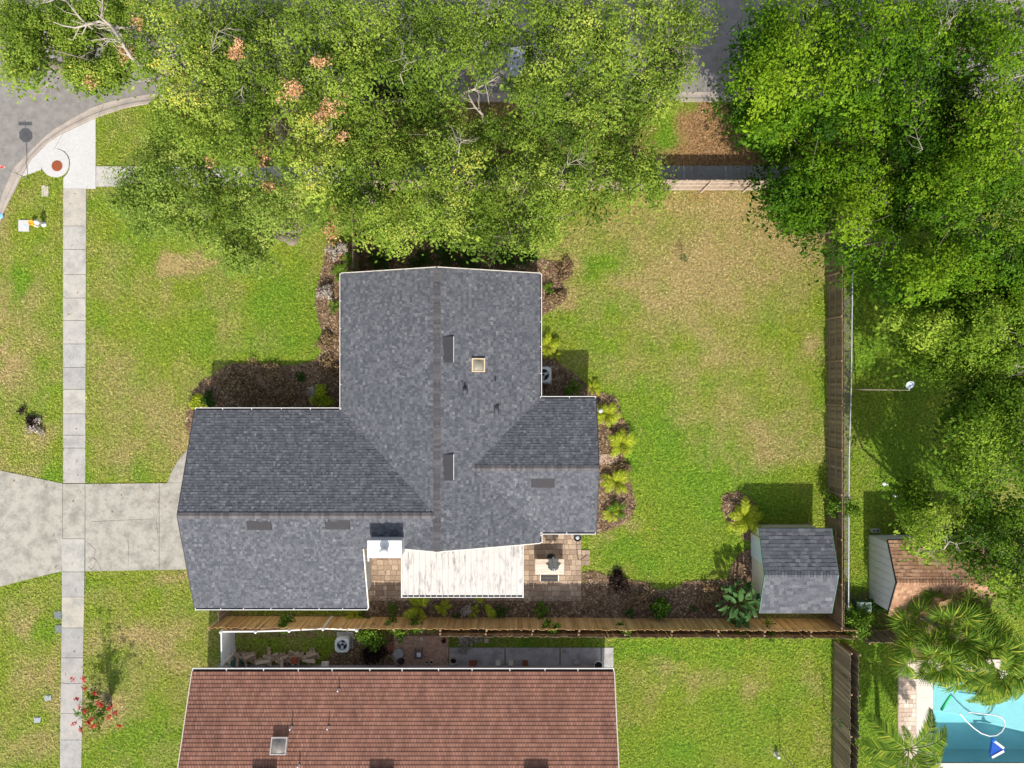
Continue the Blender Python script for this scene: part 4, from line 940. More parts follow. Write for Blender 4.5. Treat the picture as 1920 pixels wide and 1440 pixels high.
# ---------------------------------------------------------------- equipment and garden things
def ac_unit(px, py, z, label, s=.86):
    c = W(px, py, z); root = empty('ac_unit', (c.x, c.y, 0), label, 'air conditioner')
    hs = s/2; ch = .12
    pts = [(c.x+sx*(hs-a), c.y+sy*(hs-b)) for sx, sy, a, b in ((1,1,0,ch),(1,1,ch,0),(-1,1,ch,0),(-1,1,0,ch),(-1,-1,0,ch),(-1,-1,ch,0),(1,-1,ch,0),(1,-1,0,ch))]
    MB().prism([(c.x-hs-.08, c.y-hs-.08), (c.x+hs+.08, c.y-hs-.08), (c.x+hs+.08, c.y+hs+.08), (c.x-hs-.08, c.y+hs+.08)], -.02, .06).build('pad', M['walk_conc'], root)
    MB().prism([(c.x+(p[0]-c.x)*.985, c.y+(p[1]-c.y)*.985) for p in pts], .06, z-.32).build('cabinet', mat_plain('ac_grey', (.42, .44, .44), .6), root)
    ring = MB(); n = 24; vs = []; fs = []
    def sq(a, r):
        m_ = max(abs(math.cos(a)), abs(math.sin(a))); return r/m_
    for k in range(n):
        a = 2*math.pi*k/n; vs += [(c.x+math.cos(a)*min(sq(a, hs), hs*1.22), c.y+math.sin(a)*min(sq(a, hs), hs*1.22), z), (c.x+math.cos(a)*hs*.74, c.y+math.sin(a)*hs*.74, z), (c.x+math.cos(a)*hs*.74, c.y+math.sin(a)*hs*.74, z-.12), (c.x+math.cos(a)*min(sq(a, hs), hs*1.22), c.y+math.sin(a)*min(sq(a, hs), hs*1.22), z-.33)]
    for k in range(n):
        j = (k+1) % n
        for q in range(3): fs.append((k*4+q, j*4+q, j*4+q+1, k*4+q+1))
        fs.append((k*4+3, j*4+3, j*4, k*4))
    ring.add(vs, fs).build('top', mat_plain('ac_top', (.60, .62, .60), .5), root)
    MB().lathe((c.x, c.y, z-.31), [(hs*.74, 0), (hs*.74, .02)], 20).build('well', M['black'], root)
    for k in range(3):
        a = k*2.094+.4; Mx = Matrix.Translation((c.x, c.y, z-.14)) @ Matrix.Rotation(a, 4, 'Z') @ Matrix.Translation((hs*.38, 0, 0)) @ Matrix.Rotation(.35, 4, 'X')
        MB().obox(Mx, hs*.58, .17, .012).build('fan_blade', M['lead'], root)
    MB().lathe((c.x, c.y, z-.16), [(.07, 0), (.07, .06)], 12).build('hub', M['black'], root)
    gr = MB()
    for rr_ in (.3, .5, .7):
        gr.tube([(c.x+hs*rr_*math.cos(t), c.y+hs*rr_*math.sin(t), z-.005) for t in np.linspace(0, 2*math.pi, 21)], .005, 3, False)
    gr.build('grille', M['black'], root)
ac_unit(1019, 702.5, .85, 'grey air conditioner unit half under the east gutter of the grey roofed house')
ac_unit(641, 1210, .80, 'pale air conditioner unit with black fan between the vinyl fence and red roof', .78)
# stop sign
sg = empty('stop_sign', W(53, 335), 'red stop sign on thin dark post at the street corner', 'stop sign')
b0 = W(53, 335); mb = MB(); mb.tube([b0, b0+Vector((0, 0, 3.15))], .03, 6); mb.build('post', M['grey_metal'], sg)
zc_ = 2.42; mb = MB(); R8 = .41
oc = [(b0.x+R8*math.cos(math.radians(22.5+45*k)), zc_+R8*math.sin(math.radians(22.5+45*k))) for k in range(8)]
yy = b0.y-.045
def plate(mb, pts, y0, y1):
    n = len(pts); mb.add([(p[0], y0, p[1]) for p in pts]+[(p[0], y1, p[1]) for p in pts], [tuple(range(n)), tuple(range(2*n-1, n-1, -1))]+[(i, n+i, n+(i+1) % n, (i+1) % n) for i in range(n)])
plate(mb, oc, yy-.004, yy); face = mb.build('plate', M['white'], sg)
mb = MB(); oc2 = [(b0.x+(p[0]-b0.x)*.93, zc_+(p[1]-zc_)*.93) for p in oc]; plate(mb, oc2, yy-.0065, yy-.0045); mb.build('red_face', mat_plain('sign_red', (.55, .02, .02), .5, var=.03), face)
GL = {'S': [((1,1),(0,1)),((0,1),(0,.5)),((0,.5),(1,.5)),((1,.5),(1,0)),((1,0),(0,0))], 'T': [((0,1),(1,1)),((.5,1),(.5,0))], 'O': [((0,0),(0,1)),((0,1),(1,1)),((1,1),(1,0)),((1,0),(0,0))], 'P': [((0,0),(0,1)),((0,1),(1,1)),((1,1),(1,.5)),((1,.5),(0,.5))]}
mb = MB()
for i, chh in enumerate('STOP'):
    for p, q in GL[chh]:
        X0 = b0.x-.29+i*.155; f_ = lambda t: Vector((X0+t[0]*.10, yy-.008, zc_-.12+t[1]*.24)); a, b = f_(p), f_(q); dd = (b-a).normalized()*.014
        mb.bar(a-dd, b+dd, .003, .028)
mb.build('lettering', M['white'], face)
MB().box(b0.x-.38, b0.x+.40, b0.y-.01, b0.y+.01, 2.92, 3.10).build('street_blade', mat_plain('sign_green', (.01, .17, .07), .5), sg)
MB().box(b0.x-.01, b0.x+.01, b0.y-.35, b0.y+.35, 2.86, 2.915).build('bracket', M['grey_metal'], sg)
# hydrant group
hy = empty('fire_hydrant', W(83, 421), 'silver fire hydrant standing on the grass near the kerb', 'fire hydrant'); c = W(83, 421)
MB().lathe(c, [(.15, 0), (.15, .05), (.10, .06), (.10, .52), (.15, .54), (.15, .60), (.13, .68), (.07, .76), (.03, .80), (.03, .84), (0.001, .84)], 16).build('barrel', mat_plain('silver_paint', (.62, .62, .62), .4), hy, smooth=True)
for dx, dy in ((.16, 0), (-.16, 0), (0, -.17)):
    MB().bar(c+Vector((dx*.5, dy*.5, .45)), c+Vector((dx*1.15, dy*1.15, .45)), .11, .11).build('nozzle', M['grey_metal'], hy)
yp = empty('marker_post', W(66, 420), 'short yellow orange marker pipe between hydrant and white utility box', 'marker post'); c = W(66, 420)
MB().lathe(c, [(.13, 0), (.13, .30), (.155, .31), (.155, .36), (.11, .37), (.10, .32), (.001, .32)], 16).build('pipe', mat_plain('orange_yellow', (.75, .36, .02), .5), yp)
MB().lathe(c+Vector((.17, -.16, 0)), [(.05, 0), (.05, .28), (.001, .29)], 10).build('stake', M['trim'], yp)
ub = empty('utility_box', W(46, 423.5), 'square white concrete utility box with blue disc', 'utility box')
MB().prism([W2(36, 413), W2(56, 413), W2(56, 434), W2(36, 434)], -.05, .07).build('lid', M['white_conc'], ub); MB().lathe(W(45.5, 424, .07), [(.11, 0), (.09, .015), (.001, .015)], 14).build('disc', mat_plain('faded_blue', (.42, .50, .68), .5), ub)
tag(MB().prism([W2(*p) for p in [(78.5,349),(84,347),(86,350),(91,349),(91.5,368),(78.5,368.5)]], -.02, .03).build('concrete_plate', mat_plain('worn_plate', (.45, .40, .34), .95, var=.2, scale=12)), 'small worn concrete plate flush in the grass below the corner ramp', 'concrete plate')
tag(MB().lathe(W(1, 405, .075), [(.16, 0), (.16, .02), (.1, .035)], 12).build('blue_cap', mat_plain('light_blue', (.22, .45, .75), .5)), 'light blue cap on the kerb at the left edge', 'cap')
for (px, py), lb in (((109, 1153), 'grey square meter cover in the grass beside a pale sidewalk slab'), ((110, 1179), 'bluish square meter cover at the sidewalk edge, lower of two')):
    tag(MB().prism(subdiv([W2(px-6, py-7), W2(px+6, py-7), W2(px+6, py+7), W2(px-6, py+7)], .1, .008), -.02, .035).build('meter_cover', mat_plain('meter_grey', (.15, .17, .18), .9, var=.3, scale=20)), lb, 'meter cover')
for (px, py), lb in (((90, 1308), 'pale bluish stone patch in the grass left of the red flowering shrub'), ((70, 1350), 'dull blue grey stone in the grass near the bottom left')):
    tag(MB().prism(subdiv([W2(px-6, py-4), W2(px+7, py-5), W2(px+6, py+4), W2(px-5, py+5)], .08, .03), -.02, .04).build('stone', mat_plain('bluish_stone', (.30, .33, .36), .9, var=.3, scale=25)), lb, 'stone')
# light pole in the right garden
lp = empty('light_pole', W(1605, 730), 'tall thin metal pole with small grey dish at its top beside the chain link fence', 'pole'); c = W(1605, 730); zt_ = 5.25
mb = MB(); mb.tube([c, c+Vector((0, 0, zt_))], [.035, .025], 8); mb.build('post', mat_plain('rusty_white_pole', (.62, .50, .40), .6, var=.2, scale=1), lp)
mb = MB(); mb.tube([c+Vector((0, .0, zt_-.05)), c+Vector((-.02, .18, zt_+.02))], .03, 6); mb.build('arm', M['lead'], lp)
dish = MB(); dish.lathe((0, 0, 0), [(.01, -.05), (.12, -.03), (.2, .03), (.21, .045), (.12, -.015), (.001, -.035)], 18); 
dish.v = [tuple(Matrix.Translation(c+Vector((-.03, .28, zt_+.03))) @ Matrix.Rotation(.5, 4, 'X') @ Vector(v)) for v in dish.v]; dish.build('dish', mat_plain('dish_grey', (.45, .50, .56), .4), lp)
# ornaments and small objects
def ornament(px, py, label):
    c = W(px, py); root = empty('garden_ornament', c, label, 'garden ornament')
    MB().lathe(c, [(.10, 0), (.10, .04), (.03, .06), (.03, .35), (.001, .36)], 10).build('stand', M['white'], root)
    for s_ in (-1, 1):
        mb = MB(); mb.add([c+Vector((0, 0, .33)), c+Vector((s_*.22, .12, .42)), c+Vector((s_*.18, -.08, .38))], [(0, 1, 2)]); mb.add([c+Vector((0, 0, .315)), c+Vector((s_*.22, .12, .405)), c+Vector((s_*.18, -.08, .365))], [(2, 1, 0)]); mb.build('wing', M['white'], root)
ornament(1657, 907, 'small white garden ornament in sunny grass north of the brown roofed shed')
ornament(1677, 928, 'small white garden ornament in the shade of the brown roofed shed')
cb = MB(); a0 = W2(1632, 997); a1 = W2(1647, 990.5)
x0, y0, x1, y1 = a0[0], a0[1], a1[0], a1[1]; t = .035; xm = (x0+x1)/2
for q in ((x0, x1, y0, y0+t), (x0, x1, y1-t, y1), (x0, x0+t, y0+t, y1-t), (x1-t, x1, y0+t, y1-t), (xm-t/2, xm+t/2, y0+t, y1-t)): cb.box(*q, 0, .19)
tag(cb.build('concrete_block', M['walk_conc']), 'hollow concrete block on the ground at the corner of the brown roofed shed', 'concrete block')
gb = empty('storage_bin', W(1622, 1140), 'dark green storage bin between the two sheds', 'bin'); c = W(1621, 1139, .7)
MB().box(c.x-.38, c.x+.38, c.y-.25, c.y+.25, 0, .62).build('body', mat_plain('bin_green', (.10, .17, .12), .6), gb); MB().box(c.x-.41, c.x+.41, c.y-.28, c.y+.28, .622, .68).build('lid', mat_plain('bin_lid', (.22, .30, .24), .6), gb)
ball = empty('globe_light', W(1126, 770), 'small white globe light at the east wall beside a yellow green palm', 'light'); c = W(1126, 770, .6)
MB().tube([(c.x, c.y, 0), (c.x, c.y, .5)], .02, 6).build('stake', M['black'], ball); MB().lathe((c.x, c.y, .5), [(.03, 0), (.10, .05), (.13, .12), (.10, .2), (.001, .24)], 14).build('globe', M['white'], ball, smooth=True)
# bollard sign bottom right lawn, small white
bs = empty('white_pipe', W(1455, 1413), 'short white pipe standing in the bottom right lawn beside a bare sapling', 'pipe'); c = W(1455, 1413)
MB().lathe(c, [(.09, 0), (.09, .42), (.06, .46), (.001, .46)], 12).build('pipe', M['white'], bs); MB().lathe(c, [(.14, -.01), (.14, .03), (.001, .035)], 10).build('collar', M['walk_conc'], bs)
# table, umbrella, bench
tb = empty('patio_table', W(1031, 1060), 'pale wooden patio table with a closed umbrella standing beside it', 'table')
tx0, ty1 = W2(1003.5, 1048.5, .75); tx1, ty0 = W2(1058, 1077.5, .75)
m_tt = mat_random('whitewashed_plank', [(0, (.50, .40, .31)), (1, (.66, .55, .45))], .7, 'object', .2, 5, (.6, 6, 1)); nP = 6
for i in range(nP): MB().box(tx0, tx1, ty0+(ty1-ty0)*i/nP+.003, ty0+(ty1-ty0)*(i+1)/nP-.003, .715, .75).build('plank', m_tt, tb)
MB().box(tx0+.05, tx1-.05, ty0+.05, ty1-.05, .64, .712).build('apron', m_tt, tb)
for xx in (tx0+.08, tx1-.08):
    for y_ in (ty0+.08, ty1-.08): MB().box(xx-.04, xx+.04, y_-.04, y_+.04, .05, .64).build('leg', m_tt, tb)
um = empty('umbrella', W(1034, 1052), 'closed patio umbrella with black and white checkered cloth over the table', 'umbrella')
uc = W(1034.5, 1052, .75); uc = Vector((uc.x, uc.y, 0))
MB().tube([uc+Vector((0, 0, .02)), uc+Vector((0, 0, 2.55))], .022, 8).build('pole', M['trim'], um)
MB().lathe((uc.x, uc.y, .052), [(.25, 0), (.25, .05), (.05, .08), (.04, .3)], 16).build('base', M['black'], um)
m, nt, N, L, B = nm('checkered_cloth'); tc = N.new('ShaderNodeTexCoord'); ck = N.new('ShaderNodeTexChecker'); ck.inputs['Scale'].default_value = 13; ck.inputs[1].default_value = (.75, .76, .76, 1); ck.inputs[2].default_value = (.015, .02, .025, 1)
L.new(tc.outputs['Object'], ck.inputs[0]); L.new(ck.outputs[0], B.inputs['Base Color']); B.inputs['Roughness'].default_value = .8
mb = MB(); n = 32; prof = [(.05, 2.56), (.10, 2.45), (.16, 2.1), (.24, 1.6), (.31, 1.22), (.26, 1.18), (.08, 1.25)]; vs = []; fs = []
for r_, z_ in prof:
    for k in range(n):
        a = 2*math.pi*k/n; q = r_*(1+.22*math.cos(8*a)); vs.append((uc.x+q*math.cos(a)*1.15+.05*(2.5-z_), uc.y+q*math.sin(a), z_))
for i in range(len(prof)-1):
    for k in range(n): fs.append((i*n+k, (i+1)*n+k, (i+1)*n+(k+1) % n, i*n+(k+1) % n))
fs.append(tuple(range(n-1, -1, -1)))
mb.add(vs, fs).build('canopy', m, um)
bn = empty('bench', W(1030, 1083), 'black bench with pale ends on the south side of the patio table', 'bench')
bx0, by1 = W2(1013, 1078, .45); bx1, by0 = W2(1047, 1090, .45)
MB().box(bx0+.03, bx1-.03, by0, (by0+by1)/2-.012, .41, .45).build('seat_slat', M['black'], bn); MB().box(bx0+.03, bx1-.03, (by0+by1)/2+.012, by1, .41, .45).build('seat_slat', M['black'], bn)
for xx in (bx0, bx1): MB().box(xx-.025, xx+.025, by0, by1, .05, .46).build('leg', M['trim'], bn)
hr = empty('hose_reel', W(1082, 1007), 'black hose reel under the south gutter at the patio corner', 'hose reel'); c = W(1083, 1008, .4)
for i in range(5): MB().tube([(c.x+(.15+.012*i)*math.cos(t), c.y+(.15+.012*i)*math.sin(t), .18+i*.05) for t in np.linspace(0, 2*math.pi, 19)], .028, 5, False).build('hose_coil', M['black'], hr)
MB().lathe((c.x, c.y, .05), [(.2, 0), (.2, .04), (.06, .06), (.06, .42), (.10, .44), (.001, .45)], 14).build('drum', M['grey_metal'], hr)
sh = MB(); c = W(1082, 1040); sh.tube([c, c+Vector((0, 0, 1.1)), c+Vector((.05, .05, 1.35)), c+Vector((.2, .2, 1.5)), c+Vector((.36, .32, 1.45)), c+Vector((.42, .36, 1.3))], .018, 6); tag(sh.build('plant_hook', M['black']), 'curved black plant hook at the east edge of the patio', 'plant hook')
# planks, junk and neighbour patio furniture
jr = random.Random(8)
jm = mat_random('old_board', [(0, (.28, .20, .13)), (.5, (.42, .31, .21)), (1, (.58, .46, .34))], .9, 'object', .25, 6)
pile = [((442, 1228, 10), 'short weathered boards piled against the white gate panel'), ((470, 1232, 9), 'second pile of broken boards along the red roof gutter'), ((500, 1234, 9), 'loose heap of scrap wood between larger board piles'), ((533, 1236, 10), 'stack of pale planks leaning near the middle of the wood pile row'), ((557, 1232, 10), 'stacked crates and planks with a red box inside'), ((581, 1230, 9), 'square pallet boards at the right end of the wood pile row')]
for (px, py, n), lb in pile:
    c = W(px, py, .3); root = empty('board_pile', (c.x, c.y, 0), lb, 'wood pile', 'piles of old boards behind the vinyl fence'); mesh_c = None
    for k in range(n+3):
        z_ = .05+.055*k; Mx = Matrix.Translation((c.x+jr.uniform(-.25, .25), c.y+jr.uniform(-.22, .18), z_)) @ Matrix.Rotation(jr.choice([0, 1.57, .3, -.5])+jr.uniform(-.15, .15), 4, 'Z') @ Matrix.Rotation(jr.uniform(-.06, .06), 4, 'X')
        MB().obox(Mx, jr.uniform(.45, .85), jr.uniform(.12, .2), .04).build('board', jm, root)
rb = empty('bin', W(447, 1246), 'dark green bin in the corner behind the gate panel', 'bin'); c = W(441, 1243, .6)
MB().lathe((c.x, c.y, 0), [(.24, 0), (.28, .55), (.31, .56), (.30, .6), (.05, .66)], 16).build('body', mat_plain('dark_teal', (.02, .09, .075), .6), rb)
tag(MB().box(*(lambda c: (c.x-.16, c.x+.16, c.y-.16, c.y+.16, .62, .9))(W(552, 1238, .8))).build('crate', M['rust']), 'small red crate on top of the wood pile', 'crate')
# bistro chairs on neighbour patio
def round_chair(px, py, label, mat, r_=.24):
    c = W(px, py, .45); root = empty('garden_chair', (c.x, c.y, 0), label, 'chair')
    MB().lathe((c.x, c.y, .42), [(r_, 0), (r_, .03), (.001, .035)], 18).build('seat', mat, root)
    for k in range(4):
        a = .78+k*1.57; MB().tube([(c.x+r_*.8*math.cos(a), c.y+r_*.8*math.sin(a), .42), (c.x+r_*math.cos(a), c.y+r_*math.sin(a), .04)], .014, 5).build('leg', mat, root)
    MB().tube([(c.x+r_*math.cos(t), c.y+r_*math.sin(t), .45+.42*math.sin((t-2.2)/2.2*1.5708) if 0 else .45+.40*math.sin(max(0, min(1, (t-2.0)/2.6))*math.pi)) for t in np.linspace(2.0, 4.6, 12)], .014, 5).build('backrest', mat, root)
round_chair(747, 1226, 'grey round metal chair at the left end of the brown paver patio', M['grey_metal'], .28)
round_chair(752, 1240, 'dark low metal chair by the wall at the left end of the brown paver patio', M['black'], .2)
ob = empty('side_table', W(785, 1227), 'small square dark side table in the middle of the brown paver patio', 'table'); c = W(785, 1227, .5)
MB().box(c.x-.26, c.x+.22, c.y-.28, c.y+.24, .45, .48).build('top', mat_plain('dark_tray', (.10, .09, .10), .5), ob); MB().box(c.x-.1, c.x+.12, c.y-.12, c.y+.1, .482, .56).build('tray', M['lead'], ob)
for sx in (-.22, .18):
    for sy in (-.24, .2): MB().box(c.x+sx-.015, c.x+sx+.015, c.y+sy-.015, c.y+sy+.015, .05, .45).build('leg', M['black'], ob)
def bowl(px, py, r_, h, mat, label, nmz='pot', cat='pot', inner=None):
    c = W(px, py, h); root = empty(nmz, (c.x, c.y, 0), label, cat)
    MB().lathe((c.x, c.y, .04), [(r_*.7, 0), (r_, h), (r_*.88, h), (r_*.8, h*.5), (.001, h*.5)], 16).build('shell', mat, root)
    if inner: MB().lathe((c.x, c.y, .04+h*.6), [(r_*.82, 0), (.001, .02)], 14).build('soil', inner, root)
wp = mat_plain('pale_pot', (.62, .57, .5), .7); dk = mat_plain('dark_soil', (.015, .012, .01), .9)
bowl(790, 1198, .10, .2, wp, 'small pale pot near the top edge of the brown paver patio'); bowl(800, 1242, .10, .2, wp, 'small white pot beside the wall, left of a pair', inner=dk); bowl(809, 1242, .11, .2, wp, 'small white pot beside the wall, right of a pair', inner=dk)
bowl(757, 1237, .12, .3, wp, 'white pot between the two metal chairs')
bowl(850, 1240, .20, .35, M['walk_conc'], 'large grey round pot with dark soil on the concrete walk', inner=dk)
bowl(832, 1202, .14, .3, M['rust'], 'dark red pot at the right corner of the brown paver patio', inner=dk)
bk = M['white']; bowl(1122, 1248, .26, .42, bk, 'white bucket with dark contents near the end of the concrete walk', 'bucket', 'bucket', dk)
for (px, py, w, h_, mt), lb in (((887, 1244, .42, .2, 'rust'), 'reddish brick stack by the wall at the start of the walk'), ((985, 1244, .30, .18, 'rust'), 'second reddish brick stack near the middle of the walk'), ((934, 1243, .3, .25, 'trim'), 'tan block near the wall with a round hole'), ((958, 1243, .28, .25, 'trim'), 'tan block to the right beside loose stones'), ((1083, 1242, .42, .12, 'walk_conc'), 'flat grey paving stone leaning by the wall on the walk')):
    c = W(px, py, .2); root = empty('stacked_block', (c.x, c.y, 0), lb, 'blocks')
    MB().box(c.x-w/2, c.x+w/2-.01, c.y-.14, c.y+.12, .04, .04+h_/2).build('block', M[mt], root); MB().box(c.x-w/2+.02, c.x+w/2-.04, c.y-.12, c.y+.13, .045+h_/2, .04+h_).build('block', M[mt], root)
tag(MB().prism([W2(725, 1208), W2(738, 1208), W2(738, 1222), W2(725, 1222)], 0, .06).build('step_stone', mat_plain('terracotta', (.30, .10, .07), .9)), 'terracotta stepping stone at the left edge of the brown paver patio', 'stepping stone')
tag(MB().prism([W2(908, 1197), W2(916, 1197), W2(916, 1205), W2(908, 1205)], 0, .05).build('tile', mat_plain('pink_tile', (.55, .38, .32), .8)), 'small pinkish square tile in the shaded grass by the fence', 'tile')
tag(MB().box(*(lambda c: (c.x-.2, c.x+.2, c.y-.12, c.y+.12, .3, .5))(W(610, 1245, .4))).build('folded_chair', wp), 'pale folded frame leaning by the wall below the air conditioner', 'frame')
# irrigation rods / scrap in gap between fences
# cars under the trees
def car(px, py, L_, col, label, rot=0):
    c = W(px, py); root = empty('parked_car', (c.x, c.y, 0), label, 'car', 'cars parked on the shaded street')
    m_ = mat_plain(label[:12].replace(' ', '_')+'_paint', col, .25, .3, .03); gl_ = M['carglass']
    def X(x, y, z): return (c.x+x, c.y+y, z)
    mb = MB(); hl = L_/2; sec = [(-hl, .55, .70, .72), (-hl+.15, .80, .85, .82), (-hl+.9, .90, .95, .88), (0, .95, .98, .9), (hl-1.1, .90, .92, .88), (hl-.2, .70, .78, .8), (hl, .5, .6, .68)]
    vs = []; fs = []
    for x, zt2, _, w in sec:
        vs += [X(x, -w, .25), X(x, -w-.02, .55), X(x, -w*.93, zt2), X(x, w*.93, zt2), X(x, w+.02, .55), X(x, w, .25)]
    for i in range(len(sec)-1):
        for k in range(5): fs.append((i*6+k, i*6+k+1, (i+1)*6+k+1, (i+1)*6+k))
        fs.append((i*6+5, i*6, (i+1)*6, (i+1)*6+5))
    fs += [(5, 4, 3, 2, 1, 0), tuple(range((len(sec)-1)*6, len(sec)*6))]
    mb.add(vs, fs).build('body', m_, root)
    mb = MB(); a = [X(-1.35, -.8, .93), X(1.05, -.8, .93), X(1.05, .8, .93), X(-1.35, .8, .93), X(-.95, -.62, 1.42), X(.35, -.62, 1.42), X(.35, .62, 1.42), X(-.95, .62, 1.42)]
    mb.add(a, [(0,1,5,4),(1,2,6,5),(2,3,7,6),(3,0,4,7)]).build('window', gl_, root)
    MB().box(c.x-.97, c.x+.37, c.y-.63, c.y+.63, 1.42, 1.46).build('roof', m_, root)
    for sx in (-hl+.85, hl-.9):
        for sy in (-.84, .84):
            w_m = MB(); w_m.lathe((0, 0, -.1), [(.2, 0), (.33, .01), (.33, .19), (.2, .2)], 16); w_m.v = [tuple(Matrix.Translation(X(sx, sy, .33)) @ Matrix.Rotation(math.pi/2, 4, 'X') @ Vector(v)) for v in w_m.v]; w_m.build('wheel', M['black'], root)
    for sy in (-.6, .6): MB().box(c.x+hl-.12, c.x+hl+.01, c.y+sy-.15, c.y+sy+.15, .5, .62).build('headlight', M['lead'], root)
m, nt, N, L, B = nm('car_glass'); B.inputs['Base Color'].default_value = (.01, .012, .015, 1); B.inputs['Roughness'].default_value = .08; M['carglass'] = m
car(745, 158, 4.6, (.008, .008, .010), 'black car parked by the kerb, half hidden under the tree crowns')
car(1030, 128, 4.8, (.45, .46, .48), 'silver car parked under the tree crowns near the bare branches')
# ---------------------------------------------------------------- plants
def leafquads(P, Nn, size, r, asp=.55):
    """P,Nn (N,3); returns quads: kite leaves facing Nn"""
    n = len(P); t = r.normal(size=(n, 3)); t -= Nn*(t*Nn).sum(1, keepdims=True); t /= np.linalg.norm(t, axis=1, keepdims=True)+1e-9
    b = np.cross(Nn, t); s = size[:, None]
    return np.stack([P-t*s*.5, P+b*s*asp*.5+Nn*s*.06, P+t*s*.5, P-b*s*asp*.5+Nn*s*.06], 1)
def unit(v): return v/(np.linalg.norm(v, axis=1, keepdims=True)+1e-9)
def lobe_leaves(C, R, tone, ntwig, nleaf, size, r, flat=.75, spread=.16, top=.25):
    """C (L,3) centres, R (L,) radii -> quads, tone per quad"""
    Ln = len(C); idx = np.repeat(np.arange(Ln), ntwig); n = len(idx)
    d = unit(r.normal(size=(n, 3))+np.array([0, 0, top])); d[:, 2] = np.where(d[:, 2] < -.25, -d[:, 2]*.6, d[:, 2])
    rad = R[idx]*r.uniform(.62, 1.12, n); T = C[idx]+d*rad[:, None]*np.array([1, 1, flat])
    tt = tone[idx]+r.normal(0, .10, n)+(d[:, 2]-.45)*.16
    j = np.repeat(np.arange(n), nleaf); m = len(j)
    off = r.normal(size=(m, 3))*spread*np.array([1, 1, .6]); P = T[j]+off
    cd = r.normal(size=(n, 3))*.38
    Nn = unit(d[j]*.75+cd[j]+r.normal(size=(m, 3))*.34+np.array([0, 0, .5]))
    sz = size*r.uniform(.65, 1.3, m)
    return leafquads(P, Nn, sz, r), np.clip(tt[j]+r.normal(0, .05, m), 0, 1)
# canopy masks, photo pixels; lobes are seeded on them and each belongs to the nearest trunk
OAK = [[(252,0),(1342,0),(1338,60),(1296,88),(1300,120),(1318,150),(1308,178),(1270,195),(1213,222),(1215,260),(1238,300),(1246,345),(1235,368),(1180,372),(1150,398),(1104,400),(1070,440),(1044,468),(1005,478),(960,468),(900,476),(850,462),(800,455),(764,476),(735,470),(690,462),(655,450),(640,432),(600,440),(560,430),(520,440),(500,470),(488,510),(450,500),(410,470),(345,455),(300,470),(255,440),(222,395),(245,362),(205,340),(210,318),(252,300),(262,262),(255,215),(290,190),(275,150),(232,128),(225,60)],
       [(0,0),(95,0),(78,38),(50,60),(62,110),(50,150),(20,162),(0,158)], [(100,0),(255,0),(236,36),(175,26),(150,34),(178,60),(170,90),(120,88),(80,70),(60,55),(85,35)], [(118,112),(150,108),(228,130),(238,158),(190,164),(140,152)], [(190,60),(240,80),(235,118),(190,104)]]
OAKHOLE = [[(846,118),(880,122),(898,150),(905,196),(872,212),(852,172)], [(908,140),(935,118),(965,88),(985,88),(975,120),(958,140),(952,188),(960,215),(925,215),(905,190)], [(692,158),(740,158),(738,196),(700,194)], [(505,225),(528,222),(545,262),(520,272)], [(928,285),(975,280),(980,300),(930,302)], [(978,25),(1002,32),(995,60),(980,50)], [(476,262),(498,262),(510,306),(540,312),(530,335),(500,330)], [(295,50),(322,50),(320,96),(296,96)], [(1175,30),(1205,45),(1200,75),(1178,60)], [(768,148),(790,150),(792,166),(770,164)], [(780,318),(800,322),(796,336),(782,332)]]
DEEP = [[(1392,0),(1960,0),(1960,560),(1900,600),(1850,560),(1800,560),(1760,590),(1700,545),(1665,515),(1640,540),(1600,520),(1560,512),(1552,470),(1568,438),(1545,428),(1470,410),(1452,380),(1456,340),(1442,292),(1478,262),(1448,242),(1412,225),(1404,198),(1390,170),(1402,130),(1388,60)]]
DEEPHOLE = [[(1505,240),(1545,235),(1600,250),(1680,275),(1690,300),(1640,310),(1600,285),(1530,262)], [(1610,40),(1650,48),(1690,60),(1660,72),(1610,62)], [(1495,45),(1520,40),(1530,80),(1505,78)], [(1500,140),(1545,140),(1540,158),(1505,155)], [(1660,430),(1740,420),(1745,470),(1700,500),(1665,470)], [(1820,390),(1910,380),(1915,430),(1850,440)], [(1850,10),(1915,5),(1915,20),(1860,35)], [(1790,120),(1850,130),(1870,170),(1830,170)]]
MID = [[(1655,575),(1700,560),(1780,590),(1850,560),(1900,590),(1960,560),(1960,700),(1900,640),(1850,660),(1820,700),(1770,712),(1710,700),(1690,655),(1668,615)],
       [(1790,760),(1830,745),(1880,770),(1960,770),(1960,1000),(1900,990),(1850,960),(1815,940),(1775,880),(1765,840)], [(1690,960),(1745,930),(1800,950),(1860,960),(1960,980),(1960,1130),(1880,1140),(1850,1100),(1800,1050),(1740,1040),(1700,1000),(1685,975)], [(1840,1130),(1880,1130),(1900,1160),(1860,1160)], [(1690,930),(1730,905),(1760,930),(1720,960)]]
MIDHOLE = [[(1870,600),(1960,620),(1960,660),(1880,650)], [(1850,900),(1900,890),(1920,930),(1870,935)]]
